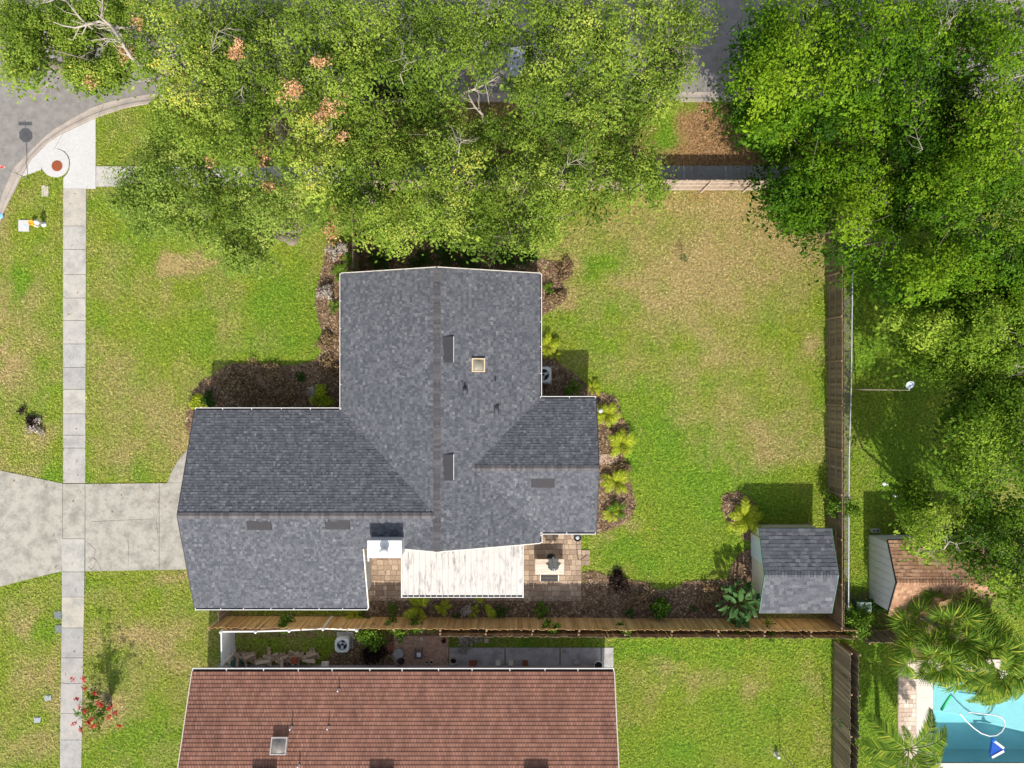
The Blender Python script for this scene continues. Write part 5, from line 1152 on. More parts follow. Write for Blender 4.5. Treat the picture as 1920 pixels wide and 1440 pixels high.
TREES = [ # px, py (crown centre), crown height, kind, label
 (20,60,8.2,'oak','leafy tree crown at the top left corner over the street'), (165,40,7.6,'oak','sparse tree with bare pale branches over the street bend'),
 (330,70,8.6,'oak','wide yellow green oak right of the bare branches'), (330,370,7.0,'oak2','greyish green tree whose crown hides the corner sidewalk'),
 (480,200,8.8,'oak','oak with several dead orange sprays in its crown'), (520,420,7.0,'oak2','small green tree reaching over the front lawn'),
 (640,70,9.4,'oak','dense oak at the top edge left of the black car'), (660,330,8.4,'oak','oak just north west of the grey roofed house'),
 (830,370,8.2,'oak','yellow green oak overhanging the north gable of the house'), (880,70,9.6,'oak','tall oak at the top edge with a dark gap showing its limbs'),
 (1010,380,7.8,'oak','oak at the back lawn edge right of the north gable'), (1060,190,9.0,'oak','broad oak beside the silver car'), (1140,40,9.6,'oak','oak at the top edge left of the shaded road'),
 (1180,310,7.6,'oak','oak overhanging the back wooden fence at its west end'), (1270,130,8.6,'oak','oak touching the visible strip of road from the left'),
 (1480,100,9.0,'deep','deep green tree touching the visible strip of road from the right'), (1640,80,9.8,'deep','deep green tree at the top edge, second from the road'),
 (1830,70,9.4,'deep','deep green tree filling the top right corner'), (1520,360,7.4,'deep','deep green tree over the corner of the back fences'),
 (1680,230,8.6,'deep','deep green tree beside the dark gaps in the grove'), (1850,290,9.4,'deep','deep green tree on the right edge below the corner tree'),
 (1640,440,7.6,'deep','deep green tree overhanging the top of the side fence'), (1800,470,8.4,'deep','shaded deep green tree on the right above the light green one'),
 (1740,640,6.6,'mid','low light green tree in the right garden beside the pole'), (1880,630,8.2,'mid','tree with pale bare branches at the right edge'),
 (1860,850,9.2,'mid','light green tree at the right edge north of the brown roofed shed'), (1740,990,5.8,'mid','tree spreading over the brown roofed shed'), (1890,1060,8.4,'mid','tree on the right edge above the palms') ]
TP = np.array([(t[0], t[1]) for t in TREES], float)
def seed_lobes(polys, holes, step, rbase, kinds, seed):
    r = np.random.default_rng(seed); pts = []
    xs_ = np.array([p[0] for q in polys for p in q]); ys_ = np.array([p[1] for q in polys for p in q])
    gx_ = np.arange(xs_.min()-60, xs_.max(), step); gy_ = np.arange(ys_.min()-60, ys_.max(), step*.87)
    X, Y = np.meshgrid(gx_, gy_); X = X+(np.arange(len(gy_))[:, None] % 2)*step*.5
    X = (X+r.uniform(-.38, .38, X.shape)*step).ravel(); Y = (Y+r.uniform(-.38, .38, Y.shape)*step).ravel()
    ok = np.zeros(X.shape, bool)
    for q in polys:
        c = np.array(q, float).mean(0)
        ok |= inpoly(X, Y, q)
    for q in holes: ok &= ~inpoly(X, Y, q)
    # pull away from the mask edge by part of a lobe radius
    mrg = rbase*33*(.38 if rbase > .65 else .55)
    for a in np.linspace(0, 2*np.pi, 9)[:-1]:
        xx, yy = X+mrg*np.cos(a), Y+mrg*np.sin(a); inside = np.zeros(X.shape, bool)
        for q in polys: inside |= inpoly(xx, yy, q)
        inside |= (yy < 0) & (Y < 60)
        for q in holes: inside &= ~inpoly(X+mrg*.8*np.cos(a), Y+mrg*.8*np.sin(a), q)
        ok &= inside | (r.random(X.shape) < .10)
    X, Y = X[ok], Y[ok]
    kk = np.array([i for i, t in enumerate(TREES) if t[3] in kinds])
    D = np.hypot(X[:, None]-TP[kk, 0], Y[:, None]-TP[kk, 1]); w = np.array([1.0 if TREES[i][3] != 'oak2' else 1.25 for i in kk]); own = kk[np.argmin(D*w, 1)]; dist = np.min(D, 1)
    return X, Y, own, dist, r
crowns = {i: [] for i in range(len(TREES))}
PARAM = {'oak': (27, .62, .50), 'oak2': (27, .6, .5), 'deep': (38, .95, .95), 'mid': (31, .72, .7)}
for polys, holes, kinds, pk, sd in ((OAK, OAKHOLE, ('oak', 'oak2'), 'oak', 31), (DEEP, DEEPHOLE, ('deep',), 'deep', 32), (MID, MIDHOLE, ('mid',), 'mid', 33)):
    step, rb, zn = PARAM[pk]; X, Y, own, dist, r = seed_lobes(polys, holes, step, rb, kinds, sd)
    big = vnoise(X, Y, 85, 40+sd); mid_ = vnoise(X, Y, 34, 50+sd)
    for k in range(len(X)):
        i = own[k]; hz2 = TREES[i][2]; z = hz2-1.6*(dist[k]/150)**2+(big[k]-.5)*1.8*(1.5 if pk != 'oak' else 1)+r.normal(0, zn)
        z = max(3.0, z-.8); R = rb*r.uniform(.72, 1.3)
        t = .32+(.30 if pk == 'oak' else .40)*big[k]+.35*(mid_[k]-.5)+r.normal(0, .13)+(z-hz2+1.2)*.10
        c = W(X[k], Y[k], z); crowns[i].append((c.x, c.y, z, R, t))
        if pk == 'deep' and r.random() < .5:   # lower filler
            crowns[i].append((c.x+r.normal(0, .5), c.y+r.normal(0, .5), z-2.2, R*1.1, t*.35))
for (x0_, x1_, y0_, y1_, n_, ti) in ((0, 70, 0, 150, 34, 0), (0, 100, -5, 60, 12, 0), (115, 232, 112, 158, 26, 1), (100, 250, -5, 35, 22, 1), (95, 175, 40, 92, 20, 1), (195, 250, 60, 130, 10, 1), (205, 330, 318, 400, 26, 3), (420, 500, 440, 510, 12, 5), (1450, 1550, 330, 430, 22, 18), (1830, 1960, 560, 700, 60, 24), (1800, 1960, 700, 790, 40, 24), (1700, 1830, 560, 700, 40, 23), (1880, 1960, 480, 600, 20, 22), (1400, 1470, 190, 250, 10, 15), (1690, 1740, 905, 960, 10, 26), (1150, 1245, 300, 375, 10, 13)):
    for _ in range(n_):
        z_ = TREES[ti][2]-1.6+random.uniform(-.7, .7); c = W(random.uniform(x0_+12, x1_-8), random.uniform(y0_+8, y1_-10), z_); crowns[ti].append((c.x, c.y, z_, random.uniform(.32, .5), random.uniform(.35, .7)))
for px_, py_, z_ in [(1400+6*i+random.uniform(-8, 8), 165+random.uniform(0, 95)*(1-.08*i)+8*i, random.uniform(3.6, 5.4)) for i in range(14)]:
    c = W(px_, py_, z_); crowns[15].append((c.x, c.y, z_, .85, .35))
for px_, py_, z_ in [(1262+random.uniform(-25, 25), 110+random.uniform(-60, 70), random.uniform(4.0, 5.5)) for i in range(0)]:
    c = W(px_, py_, z_); crowns[14].append((c.x, c.y, z_, .75, .35))
DET = {'oak': (27, 9, .112, .13), 'oak2': (38, 9, .12, .15), 'deep': (50, 9, .135, .14), 'mid': (40, 9, .13, .15)}
total = 0
for i, (px, py, hz3, kind, label) in enumerate(TREES):
    L5 = np.array(crowns[i]) if crowns[i] else None
    if L5 is None: continue
    cxy = W(px, py, hz3-2); g_ = W(px, py, 0); kq = .85 if px > 1390 else .35; cx3 = (L5[:, 0].mean()*.5+cxy.x*.5)*(1-kq)+g_.x*kq; cy3 = (L5[:, 1].mean()*.5+cxy.y*.5)*(1-kq)+g_.y*kq
    root = empty('tree', (cx3, cy3, 0), label, 'tree', 'oaks along the street' if kind.startswith('oak') else 'trees of the right hand gardens')
    r = np.random.default_rng(500+i); nt_, nl, sz, sp = DET[kind]
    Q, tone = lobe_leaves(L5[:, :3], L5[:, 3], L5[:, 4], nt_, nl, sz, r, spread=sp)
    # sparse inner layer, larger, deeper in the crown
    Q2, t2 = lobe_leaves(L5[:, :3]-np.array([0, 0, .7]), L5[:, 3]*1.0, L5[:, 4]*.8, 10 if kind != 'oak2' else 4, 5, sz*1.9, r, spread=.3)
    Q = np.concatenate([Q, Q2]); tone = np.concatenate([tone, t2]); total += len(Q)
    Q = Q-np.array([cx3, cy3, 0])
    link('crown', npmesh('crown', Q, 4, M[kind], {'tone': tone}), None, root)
    tk = MB(); base = Vector((cx3, cy3, -.05)); fz = hz3*.38; fork = Vector((cx3+r.normal(0, .3), cy3+r.normal(0, .3), fz))
    tk.tube([base+Vector((0, 0, 0)), base+Vector((0, 0, .4)), base.lerp(fork, .5)+Vector((.08, -.05, 0)), fork], [.42, .30, .25, .22], 9)
    sel = r.permutation(len(L5))[:min(26, len(L5))]
    for s_ in sel:
        tgt = Vector(L5[s_, :3])+Vector((0, 0, -.15)); mid3 = fork.lerp(tgt, .5)+Vector((r.normal(0, .35), r.normal(0, .35), r.uniform(-.4, .3)))
        tk.tube([fork-Vector((0, 0, .15)), fork.lerp(mid3, .5)+Vector((r.normal(0, .1), r.normal(0, .1), 0)), mid3, tgt], [.13, .09, .055, .018], 5, False)
        for q in range(3):
            e = mid3.lerp(tgt, r.uniform(.2, .9)); tk.tube([e, e+Vector((r.normal(0, .35), r.normal(0, .35), r.uniform(.1, .6))), e+Vector((r.normal(0, .7), r.normal(0, .7), r.uniform(.3, .9)))], [.025, .014, .006], 4, False)
    tk.build('trunk', M['bark'], root, smooth=True)
    TREES[i] = (px, py, hz3, kind, label, root)
print('leaf quads', total)
# pale bare branches seen above the crowns: parts of their trees
def treeof(px, py): return min((t for t in TREES if len(t) > 5), key=lambda t: (t[0]-px)**2+(t[1]-py)**2)[5]
rb_ = random.Random(4)
def bare(pts, z, r0=.05, twigs=6, tree=None, mat='palebark', tw=.7):
    mb = MB(); z = z-(.55 if len(pts) < 5 and tree is None else 0)
    mb = MB(); P = [W(a, b, z+.12*math.sin(i*1.7)+rb_.uniform(-.1, .1)) for i, (a, b) in enumerate(pts)]; n = len(P)
    P = [P[0]]+P; P[0] = P[0]-Vector((0, 0, .9))
    mb.tube(P, [r0*(1-.75*i/n) for i in range(n+1)], 5, False)
    for k in range(twigs):
        i = rb_.randint(1, n-1) if n > 1 else 1; e = P[i].lerp(P[min(i+1, n)], rb_.random()); d = (P[min(i+1, n)]-P[i]).normalized() if P[min(i+1, n)] != P[i] else Vector((1, 0, 0))
        s_ = Vector((-d.y, d.x, 0))*rb_.choice([-1, 1]); q = e+(d*.6+s_*rb_.uniform(.3, .9))*tw*rb_.uniform(.4, 1); q2 = q+(d+s_*rb_.uniform(-.3, .8))*tw*rb_.uniform(.2, .6)+Vector((0, 0, .1))
        mb.tube([e, q, q2], [r0*.35, r0*.22, r0*.08], 4, False)
    mb.build('bare_branch', M[mat], tree or treeof(*pts[0]), smooth=True)
T2_ = TREES[1][5]
bare([(245,106),(232,85),(218,62),(207,47),(186,40),(165,46),(142,52),(118,48),(100,41)], 8.3, .10, 12, T2_); bare([(207,47),(190,34),(193,15),(192,0),(188,-12)], 8.3, .08, 6, T2_)
bare([(150,34),(138,18),(124,2),(100,-5)], 8.2, .06, 6, T2_); bare([(232,85),(215,74),(196,72),(170,76)], 8.1, .05, 8, T2_); bare([(215,60),(228,50),(240,62),(246,80)], 8.0, .04, 10, T2_)
bare([(115,140),(100,146),(90,158),(82,175),(60,176)], 4.5, .035, 8, T2_); bare([(90,158),(96,172),(94,184)], 4.4, .02, 3, T2_); bare([(30,55),(42,70),(60,84),(100,94),(140,105),(175,115)], 6.5, .07, 6, T2_, 'bark'); bare([(110,134),(90,134),(72,131)], 3.4, .03, 3, T2_)
bare([(298,164),(285,150),(274,140)], 7.5, .06, 5); bare([(395,100),(400,85),(408,60),(430,52)], 9.0, .03, 12); bare([(455,160),(452,178),(460,190),(445,205)], 8.8, .03, 10); bare([(600,265),(605,245),(592,238)], 8.6, .035, 10)
bare([(1000,210),(1010,180),(1016,155),(1022,130),(1022,105)], 8.0, .06, 8, treeof(1000,150)); bare([(850,165),(856,150),(858,125),(853,112)], 7.5, .03, 6); bare([(870,175),(895,165),(920,152),(940,140)], 7.0, .07, 8); bare([(905,215),(890,200),(880,180),(868,170)], 6.5, .09, 6); bare([(915,180),(908,150),(898,130)], 7.6, .03, 4)
bare([(750,140),(758,128),(765,110),(752,100)], 9.8, .03, 8); bare([(860,290),(862,270),(870,262),(850,255)], 8.8, .03, 14); bare([(1055,320),(1065,308),(1080,300),(1095,298)], 8.4, .03, 12); bare([(1410,75),(1425,62),(1440,60),(1448,72)], 9.2, .03, 12)
bare([(1760,65),(1765,45),(1758,20),(1770,-5)], 9.6, .05, 6); bare([(1780,52),(1784,35),(1795,28)], 9.6, .035, 4); bare([(1640,165),(1648,158),(1646,148),(1632,155)], 9.8, .03, 5); bare([(1888,150),(1870,135),(1872,118),(1885,108)], 9.4, .04, 5); bare([(1920,140),(1900,146),(1882,145)], 9.2, .05, 4)
bare([(1730,280),(1722,262),(1715,240)], 9.0, .025, 6); bare([(1590,70),(1600,90)], 9.4, .02, 4); bare([(1500,160),(1515,170)], 9.0, .02, 4); bare([(1740,185),(1720,195)], 9.2, .02, 4)
T3 = TREES[24][5]
for q in ([(1935,622),(1910,618),(1890,615),(1868,625),(1845,628)], [(1890,615),(1870,600),(1852,608)], [(1935,665),(1905,662),(1880,655),(1862,640),(1858,625)], [(1930,690),(1900,685),(1885,670)], [(1935,600),(1915,590),(1900,600)], [(1935,640),(1908,650),(1880,662),(1850,650)]): bare(q, 6.8, .05, 14, T3)
T4 = TREES[25][5]
for q in ([(1940,790),(1905,780),(1882,762),(1874,740),(1850,738),(1835,742)], [(1905,780),(1880,772),(1850,765),(1820,760),(1795,760)], [(1940,820),(1900,812),(1870,800),(1850,810),(1828,820)], [(1940,840),(1905,835),(1880,845)], [(1870,800),(1840,798),(1818,790)], [(1880,762),(1860,750),(1842,745)], [(1915,800),(1890,792),(1868,783),(1845,790)]): bare(q, 6.2, .045, 16, T4)
bare([(1770,1030),(1780,1015),(1795,1020),(1830,1010),(1855,1000)], 6.2, .04, 8, TREES[26][5])
# dead orange sprays
def dead(px, py, rx, ry, z, n=26, tree=None):
    r = np.random.default_rng(int(px*7+py)); c = W(px, py, z); k = (H-z)/F
    C = np.stack([c.x+r.normal(0, .5, n)*rx*k, c.y+r.normal(0, .5, n)*ry*k, np.full(n, z)+r.normal(0, .12, n)], -1)
    Q, t = lobe_leaves(C, np.full(n, .12), np.full(n, .5), 3, 5, .105, r, spread=.09)
    root = tree or treeof(px, py); link('dead_leaves', npmesh('dead_leaves', Q-np.array(root.location), 4, M['deadleaf'], {'tone': t}), None, root)
for q in ((446,97,16,18,9.3,20), (548,167,22,22,9.3,26), (612,207,24,22,9.1,26), (600,118,14,10,9.4,12), (624,428,14,34,6.9,34), (632,395,9,14,7.0,10), (490,285,14,34,7.2,18), (396,298,12,12,6.9,12), (515,352,26,8,7.0,16), (232,100,12,16,7.6,12), (175,155,10,8,6.6,10), (262,45,14,8,8.6,6), (640,258,10,8,8.8,6), (340,205,26,10,6.0,10), (360,215,14,8,6.0,6)): dead(*q[:5], n=q[5])

# ---------------------------------------------------------------- small plants
def frond_mesh(L_, wid, nleaf, droop, rise, r, lw=.03, fold=.35):
    """feather frond along +x: rachis + leaflets as thin kites"""
    mb = MB(); P = []
    for i in range(9):
        t = i/8; P.append(Vector((L_*t*(1-.12*t), 0, rise*math.sin(t*2.2)-droop*t*t)))
    mb.tube(P, [.022*L_**.5*(1-.8*i/8) for i in range(9)], 4, False)
    for i in range(nleaf):
        t = .12+.88*i/nleaf; k = t*8; a = int(min(7, k)); p = P[a].lerp(P[a+1], k-a); d = (P[a+1]-P[a]).normalized()
        for s_ in (-1, 1):
            l = wid*math.sin(math.pi*(.12+.80*t))*r.uniform(.85, 1.1); dirv = (Vector((0, s_, 0))*.85+d*.62+Vector((0, 0, -fold*.6+r.uniform(-.1, .1)))).normalized()
            n = d.cross(dirv).normalized(); w = n.cross(dirv).normalized()*lw
            mb.add([p-w*.45, p+w*.45, p+dirv*l*.45+w, p+dirv*l, p+dirv*l*.45-w], [(0, 1, 2, 3, 4)])
    return mb
def mkmesh(mb, name, mat):
    me = bpy.data.meshes.new(name); me.from_pydata(mb.v, [], mb.f); me.update(); me.materials.append(mat); return me
prr = random.Random(77)
FR = {}
for key, mt in (('yellow', 'yellow'), ('bush', 'bushleaf'), ('dark', 'darkfern'), ('palm', 'palm')):
    FR[key] = [mkmesh(frond_mesh(1.0, .30, 17, .35, .34, prr, .019), 'frond', M[mt]) for _ in range(3)]
def fern(px, py, n, L_, key, label, cat='palm', nmz='small_palm', z0=.05, group=None, up=.6, angs=None, zc=None):
    c = W(px, py, zc if zc is not None else L_*.5); root = empty(nmz, (c.x, c.y, z0), label, cat, group); a0 = prr.uniform(0, 6.28)
    for i in range(n):
        a = a0+i*2.4+prr.uniform(-.3, .3) if angs is None else math.radians(angs[i % len(angs)])+prr.uniform(-.2, .2)
        s_ = L_*prr.uniform(.75, 1.15)*(1.3 if key == 'yellow' else 1.15); link('frond', prr.choice(FR[key]), None, root, (0, 0, .02*i), (prr.uniform(-.2, .2), -up*prr.uniform(.3, 1.1), a), (s_, s_, s_))
    MB().tube([Vector(root.location)-Vector((0, 0, .1)), Vector(root.location)+Vector((0, 0, L_*.25))], [.05, .03], 6).build('stem', M['bark'], root)
    return root
fern(1138, 778, 11, .78, 'yellow', 'yellow green areca palm beside the white globe light'); fern(1166, 832, 12, .82, 'yellow', 'yellow green areca palm above the tan stepping slabs, reaching over the lawn')
fern(1156, 905, 10, .75, 'yellow', 'green and yellow areca palm just below the tan stepping slabs'); fern(1158, 955, 10, .62, 'bush', 'low green areca palm near the bottom of the east bed'); fern(1148, 962, 7, .55, 'yellow', 'drooping yellow palm at the south east corner of the east bed')
fern(1026, 648, 8, .62, 'yellow', 'yellow green palm against the east wall above the air conditioner'); fern(1040, 664, 5, .4, 'yellow', 'small yellow palm shoots right of the east wall palm'); fern(1029, 540, 9, .42, 'bush', 'bright green fern in the bed by the north east house corner', 'fern', 'fern')
fern(1075, 728, 9, .6, 'bush', 'green fern in the shaded corner below the air conditioner', 'fern', 'fern'); fern(1112, 728, 7, .5, 'yellow', 'yellowish fern above the east wing gutter corner', 'fern', 'fern')
fern(1397, 970, 15, .95, 'yellow', 'yellow green palm in its own mulch ring north of the grey roofed shed'); fern(1384, 900, 0, .3, 'bush', 'x', 'x') if False else None
fern(785, 1140, 10, .85, 'yellow', 'tall bright yellow palm between patio cover and fence', angs=(60, 50, 120, 240, 40, 100, 80, 300, 200, 130)); fern(907, 1134, 4, .9, 'yellow', 'single bright frond palm leaning out below the patio cover', angs=(125, 130, -50, -45))
fern(738, 1141, 6, .38, 'bush', 'small green palm below the garage corner'); fern(830, 1139, 8, .5, 'yellow', 'tan green palm below the middle of the patio cover'); fern(886, 1146, 7, .42, 'yellow', 'small dull yellow palm right of the grey dried plant')
fern(665, 1154, 6, .6, 'yellow', 'yellow fronds showing under the garage gutter'); fern(682, 1156, 6, .5, 'dark', 'dark green fern behind the yellow fronds by the garage corner', 'fern', 'fern'); fern(855, 1160, 6, .5, 'dark', 'dark green fern against the orange brown fence', 'fern', 'fern')
fern(940, 1146, 8, .5, 'dark', 'dark green palm in the narrow south bed, right of the bright frond'); fern(1015, 1143, 8, .55, 'bush', 'narrow green palm in the south bed below the paver patio'); fern(1180, 1148, 7, .4, 'dark', 'low dull green plant in the south bed beyond the patio', 'plant', 'fern')
fern(1300, 1141, 6, .3, 'dark', 'tiny dark plant in the mulch right of the bright leafy plant', 'plant', 'fern')
for i, (px, py) in enumerate(((715, 488), (790, 490), (840, 480), (880, 488), (950, 486), (985, 480))):
    fern(px, py, 9, .75, 'dark', ['dark palm nearest the side fence in the shaded north bed', 'second dark palm in the shaded north bed', 'dark palm just left of the roof peak in the north bed', 'dark palm just right of the roof peak in the north bed', 'fifth dark palm in the shaded north bed', 'dark palm at the east end of the north bed'][i], group='dark palms behind the north gable')
fern(656, 484, 7, .7, 'bush', 'green palm at the north west house corner', zc=1.0); fern(636, 512, 9, .6, 'bush', 'green fern at the top of the front bed by the west gutter', 'fern', 'fern'); fern(626, 575, 8, .45, 'bush', 'bright green fern in the front bed beside the west gutter', 'fern', 'fern')
# leafy bushes
def bush(px, py, rx, h, mat, label, n=16, cat='bush', size=.13, zc=None, nmz='bush', lift=0):
    r = np.random.default_rng(int(px*3+py*11)); c = W(px, py, (zc or h*.6)); root = empty(nmz, (c.x, c.y, 0), label, cat)
    C = np.stack([r.normal(0, .42, n)*rx, r.normal(0, .42, n)*rx, lift+h*r.uniform(.35, .9, n)], -1)
    Q, t = lobe_leaves(C, np.full(n, .45*rx*.55+.08), np.full(n, .5), 12, 7, size, r, spread=.08)
    link('foliage', npmesh('foliage', Q, 4, M[mat], {'tone': t}), None, root)
    mb = MB(); o = Vector(root.location)
    for k in range(min(6, n)): mb.tube([o, o+Vector((C[k, 0]*.5, C[k, 1]*.5, C[k, 2]*.5)), o+Vector(C[k])], [.03, .02, .008], 4, False)
    mb.build('stem', M['bark'], root); return root
bush(604, 740, .55, .8, 'yellow', 'yellow green shrub in the inner corner of the front bed', 14); bush(586, 738, .25, .5, 'greybush', 'grey dried shrub left of the yellow green shrub', 5)
bush(372, 757, .42, .7, 'yellow', 'yellow green shrub at the garage end of the front bed', 9); bush(392, 752, .35, .7, 'darkfern', 'dark green shrub behind the yellow one at the garage end', 8)
bush(606, 548, .45, .6, 'greybush', 'grey dried shrub beside the curved front bed edge', 9); bush(636, 470, .4, .7, 'greybush', 'grey leafless shrub under the orange dead spray', 7); bush(872, 1146, .32, .5, 'greybush', 'grey white dried plant in the south bed', 6)
bush(562, 707, .2, .35, 'darkfern', 'tiny dark shrub at the top edge of the shaded front bed', 5, size=.09)
bush(700, 1192, .75, 1.5, 'bushleaf', 'bright green shrub between the fence and the brown paver patio', 26); bush(535, 1164, .42, 1.9, 'bushleaf', 'green vine tuft hanging over the wooden fence above the vinyl fence', 9)
bush(740, 1178, .5, 1.9, 'bushleaf', 'green vine tuft on top of the fence, left', 8); bush(780, 1176, .35, 1.9, 'bushleaf', 'green vine tuft on top of the fence below the tall yellow palm', 6); bush(1028, 1174, .36, 1.95, 'bushleaf', 'bright vine tuft on the fence top below the patio corner', 8)
bush(1393, 1181, .5, 1.9, 'bushleaf', 'vine on the fence top below the bird of paradise', 9); bush(1440, 1182, .45, 1.9, 'bushleaf', 'vine on the fence top left of the shed eave', 8); bush(1170, 1177, .25, 1.9, 'bushleaf', 'small weed on the fence top in the middle', 4)
bush(1577, 952, .75, 1.9, 'bushleaf', 'green vine clump climbing over the tall side fence', 22); bush(1598, 1165, .85, 1.8, 'bushleaf', 'bright green shrub at the corner where four fences meet', 34); bush(1618, 1155, .6, 1.2, 'mid', 'green shrub beside the storage bin', 14); bush(1558, 1128, .4, .8, 'bushleaf', 'green shrub between the grey roofed shed and the side fence', 8)
bush(1118, 1098, .5, .35, 'burnt', 'blackened dead shrub in the mulch at the patio corner', 10) if 'burnt' in M else None
M['burnt'] = mat_leaf('burnt_leaf', [(0, (.010, .007, .006)), (1, (.045, .025, .02))], .1, 1.0, tone=False); bush(1162, 1098, .45, .4, 'burnt', 'blackened dead shrub in the mulch beyond the patio corner', 9); bush(1158, 1079, .2, .35, 'burnt', 'small blackened plant just above the dead shrub', 4)
bush(1238, 1140, .5, .9, 'bushleaf', 'bright green broad leafed plant in the south bed near the fence', 12, size=.24); bush(62, 797, .5, .22, 'greybush', 'patch of dry brush in a bare hole of the front verge', 5); bush(56, 790, .42, .2, 'burnt', 'dark dug out root clump in the front verge', 6)
bush(1640, 1130, .4, .6, 'darkfern', 'dark shrub at the wall foot of the brown roofed shed', 8); bush(700, 1225, .7, .35, 'burnt', 'dark brown groundcover heap below the bright green shrub', 12); bush(880, 1195, .7, .4, 'greybush', 'brown dry plant heap beside the brown paver patio', 14)
bush(1560, 430, .5, 1.2, 'deep', 'dark shrub at the top of the tall side fence', 8) if False else None
# red flowering shrub
rf = bush(182, 1325, .85, 2.2, 'bushleaf', 'red flowering shrub with pale green stems beside the sidewalk', 13, nmz='flowering_shrub', cat='shrub', lift=.1)
o = Vector(rf.location); mb = MB(); tipz = []
for (px, py, z) in ((157,1272,2.6),(137,1272,2.6),(158,1290,2.4),(178,1300,2.5),(185,1318,2.5),(190,1322,2.4),(143,1312,2.5),(208,1325,2.3),(205,1328,2.4),(158,1333,2.6),(138,1355,2.5),(150,1368,2.5),(172,1348,2.5),(175,1360,2.4),(165,1356,2.4),(223,1360,2.3),(202,1345,2.3),(215,1335,2.2),(150,1325,2.5)):
    t = W(px, py, z); m0 = o.lerp(t, .55)+Vector((0, 0, .25)); mb.tube([o, m0, t], [.03, .018, .008], 4, False); tipz.append(t)
mb.build('stem', M['palebark'], rf)
r = np.random.default_rng(4); C = np.array([tuple(t-o) for t in tipz]); Q, t_ = lobe_leaves(C, np.full(len(C), .10), np.full(len(C), .5), 6, 6, .10, r, spread=.05); link('blossoms', npmesh('blossoms', Q, 4, M['redflower'], {'tone': t_}), None, rf)
# bird of paradise: paddle leaves
def paddle(L_, w, r):
    mb = MB(); n = 7; vs = []; fs = []
    for i in range(n):
        t = i/(n-1); ww = w*math.sin(math.pi*min(1, .08+.92*t))**.6*(1 if t < .96 else .3); z = .28*L_*math.sin(t*1.9)-.10*t*t
        for s_ in (-1, 0, 1): vs.append((L_*t, s_*ww*.5, z+abs(s_)*ww*.16))
    for i in range(n-1): fs += [(i*3, i*3+1, i*3+4, i*3+3), (i*3+1, i*3+2, i*3+5, i*3+4)]
    return mb.add(vs, fs)
PD = [mkmesh(paddle(.78, .30, prr), 'leaf', M['paddle']) for _ in range(3)]
def bird(px, py, n, rad, label, zt=1.5, sc=1.0, mats=None, cat='plant'):
    c = W(px, py, zt*.7); root = empty('broad_leaf_plant', (c.x, c.y, 0), label, cat); st = MB()
    for i in range(n):
        a = i*2.399; rr_ = rad*math.sqrt((i+.5)/n)*.75; z = zt*(1-.35*(i/n))+prr.uniform(-.2, .2); p = Vector((rr_*math.cos(a), rr_*math.sin(a), z))
        st.tube([Vector(root.location), Vector(root.location)+p*.6, Vector(root.location)+p], [.03, .02, .012], 4, False)
        s_ = sc*prr.uniform(.7, 1.1); link('leaf', prr.choice(PD), None, root, p, (prr.uniform(-.6, .6), prr.uniform(-.9, .2), a+prr.uniform(-1.3, 1.3)), (s_, s_, s_))
    st.build('stalks', M['bushleaf'], root)
bird(1386, 1125, 46, 1.35, 'large bird of paradise plant with long paddle leaves against the grey roofed shed', 1.6, .88)
bird(1238, 1143, 14, .42, 'compact bright green rosette plant in the south bed', .5, .55)
# sapling twigs
for (px, py, h, lb) in ((1278, 488, 1.1, 'thin bare sapling in the middle of the back lawn'), (1462, 1405, 2.6, 'thin leafless sapling beside the white pipe on the bottom right lawn'), (1545, 1330, 2.2, 'thin young palm shoot near the weathered grey fence')):
    c = W(px, py); root = empty('sapling', c, lb, 'sapling'); mb = MB(); mb.tube([c, c+Vector((.03, .02, h))], [.025, .008], 5)
    for k in range(8):
        z = h*(.3+.08*k); a = prr.uniform(0, 6.28); mb.tube([c+Vector((0, 0, z)), c+Vector((.3*math.cos(a), .3*math.sin(a), z+.25))], [.01, .003], 4, False)
    mb.build('trunk', M['bark'], root)
    C = np.array([(prr.uniform(-.15, .15), prr.uniform(-.15, .15), h*prr.uniform(.5, 1)) for _ in range(6)]); Q, t_ = lobe_leaves(C, np.full(6, .12), np.full(6, .5), 4, 4, .08, np.random.default_rng(px), spread=.06); link('leaves', npmesh('leaves', Q, 4, M['darkfern'], {'tone': t_}), None, root)

# ---------------------------------------------------------------- big palms
def fan_mesh(R_, nray, r):
    mb = MB(); mb.tube([(0, 0, 0), (R_*.55, 0, .12)], [.018, .012], 4, False); o = Vector((R_*.55, 0, .12))
    for i in range(nray):
        a = (i/(nray-1)-.5)*4.4; l = R_*(.72+.28*math.cos(a*.55))*r.uniform(.9, 1.05); d = Vector((math.cos(a), math.sin(a), 0)); s_ = Vector((-d.y, d.x, 0))*.022
        droop = r.uniform(.05, .28); z1, z2 = .05+.04*math.cos(a*9), -droop
        mb.add([o, o+d*l*.5+s_*1.5+Vector((0, 0, z1)), o+d*l+Vector((0, 0, z2)), o+d*l*.5-s_*1.5+Vector((0, 0, z1-.02))], [(0, 1, 2, 3)])
    return mb
FAN = [mkmesh(fan_mesh(.95, 30, prr), 'frond', M['palm']) for _ in range(4)]
FEA = [mkmesh(frond_mesh(3.0, .75, 60, 1.1, .75, prr, .026, .25), 'frond', M['palm']) for _ in range(3)]
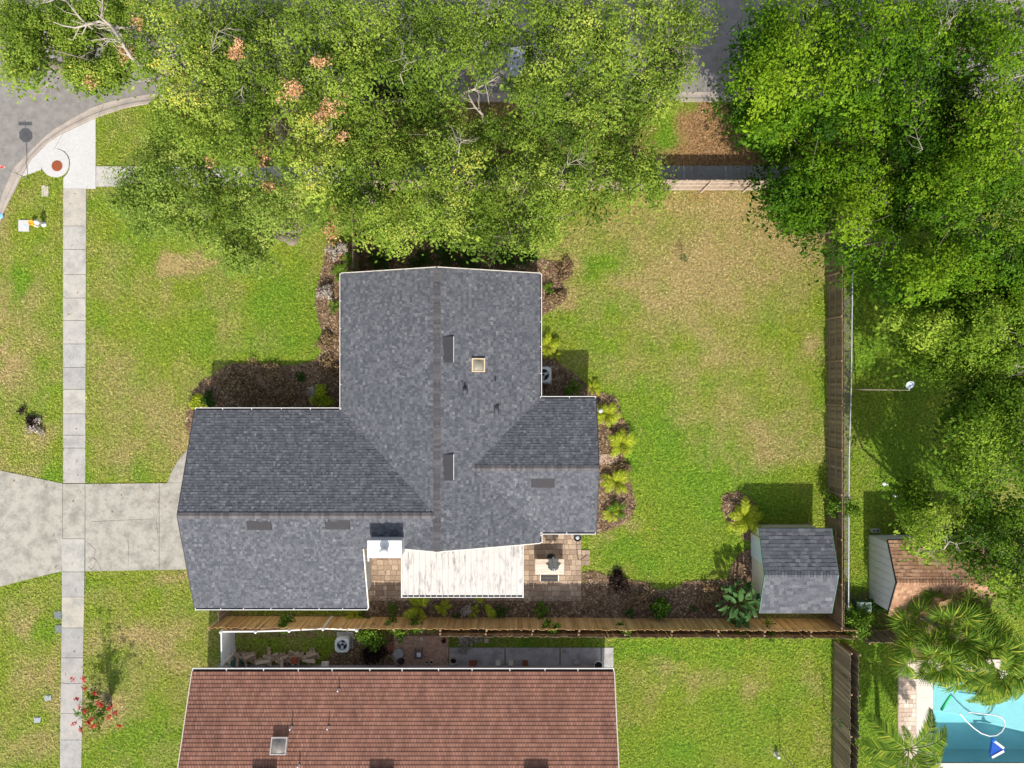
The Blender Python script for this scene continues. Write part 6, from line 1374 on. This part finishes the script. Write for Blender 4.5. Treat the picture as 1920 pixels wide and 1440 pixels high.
def fanpalm(px, py, zt, n, label, sc=1.0, rad=1.0):
    c = W(px, py, zt); root = empty('fan_palm', (c.x, c.y, 0), label, 'palm tree'); MB().tube([(c.x, c.y, 0), (c.x+.05, c.y, zt*.5), (c.x, c.y, zt-.2)], [.2, .16, .17], 10).build('trunk', M['bark'], root)
    for i in range(n):
        a = i*2.399; t = (i+.5)/n; pitch = -(.95-1.55*t); s_ = sc*prr.uniform(.85, 1.15); rr_ = .15+rad*t
        link('frond', prr.choice(FAN), None, root, (rr_*math.cos(a), rr_*math.sin(a), zt+.45-1.0*t*t), (prr.uniform(-.9, .9), pitch+prr.uniform(-.35, .35), a+prr.uniform(-.4, .4)), (s_*1.12, s_*1.12, s_*1.12))
fanpalm(1775, 1182, 2.8, 38, 'big fan palm with spiky green fronds over the brown shed roof', 1.0, 1.75)
fanpalm(1850, 1235, 3.2, 24, 'second fan palm at the right above the pool', .95, 1.4)
fanpalm(1745, 1228, 3.2, 16, 'lower fan palm with yellowish fronds at the deck edge', .8, .8)
def feather(px, py, zt, angs, label, sc=1.0):
    c = W(px, py, zt); root = empty('feather_palm', (c.x, c.y, 0), label, 'palm tree'); MB().tube([(c.x, c.y, 0), (c.x+.04, c.y, zt*.5), (c.x, c.y, zt)], [.16, .13, .12], 10).build('trunk', M['bark'], root)
    for i, (a, s_, up) in enumerate(angs): link('frond', FEA[i % 3], None, root, (0, 0, zt-.05), (prr.uniform(-.15, .15), -up, math.radians(a)), (s_*sc,)*3)
feather(1705, 1405, 3.1, [(142, 1.0, .1), (178, .95, -.05), (195, .9, -.1), (215, .85, .0), (52, .9, .0), (20, .95, -.05), (-12, .9, -.1), (110, .55, .4), (250, .9, .05), (300, .9, .1), (-40, .9, 0)], 'feather palm at the bottom right with long arching fronds over the deck', 1.0)
feather(1875, 1262, 4.0, [(210, 1.0, -.1), (235, 1.0, -.05), (258, .95, -.1), (190, 1.0, .05), (280, .9, -.1), (160, .9, .2), (310, .9, 0), (340, 1, 0), (20, .9, .1), (90, .8, .4), (225, .8, .3), (200, .85, .25), (245, .8, .2)], 'feather palm hanging its fronds over the top of the pool', .82)
print('done objects', len(bpy.data.objects))

M['brownbush'] = mat_leaf('brown_groundcover', [(0, (.12, .07, .04)), (.6, (.25, .165, .09)), (1, (.38, .29, .15))], .15, 1.0, tone=False)
for i, (px, py, rx, lb) in enumerate(((430, 712, .8, 'brown low groundcover at the left end of the shaded front bed'), (470, 735, 1.0, 'brown low groundcover against the garage gutter'), (505, 700, .9, 'brown low groundcover at the top of the shaded front bed'), (535, 738, .9, 'brown low groundcover in the middle of the shaded front bed'), (620, 690, .6, 'brown groundcover beside the west gutter in the front bed'), (612, 640, .4, 'reddish brown groundcover strip by the west gutter'), (1165, 880, .4, 'brown dry groundcover between the east bed palms'), (1058, 510, .45, 'brown dry groundcover mound at the north east corner bed'), (1045, 558, .4, 'smaller brown mound below the bright green fern'), (1200, 1120, .7, 'brown groundcover in the south bed beyond the dead shrub'), (1330, 1115, .7, 'brown groundcover in the south bed near the bird of paradise'))):
    bush(px, py, rx, .28, 'brownbush', lb, 16, cat='groundcover', size=.12, nmz='groundcover')
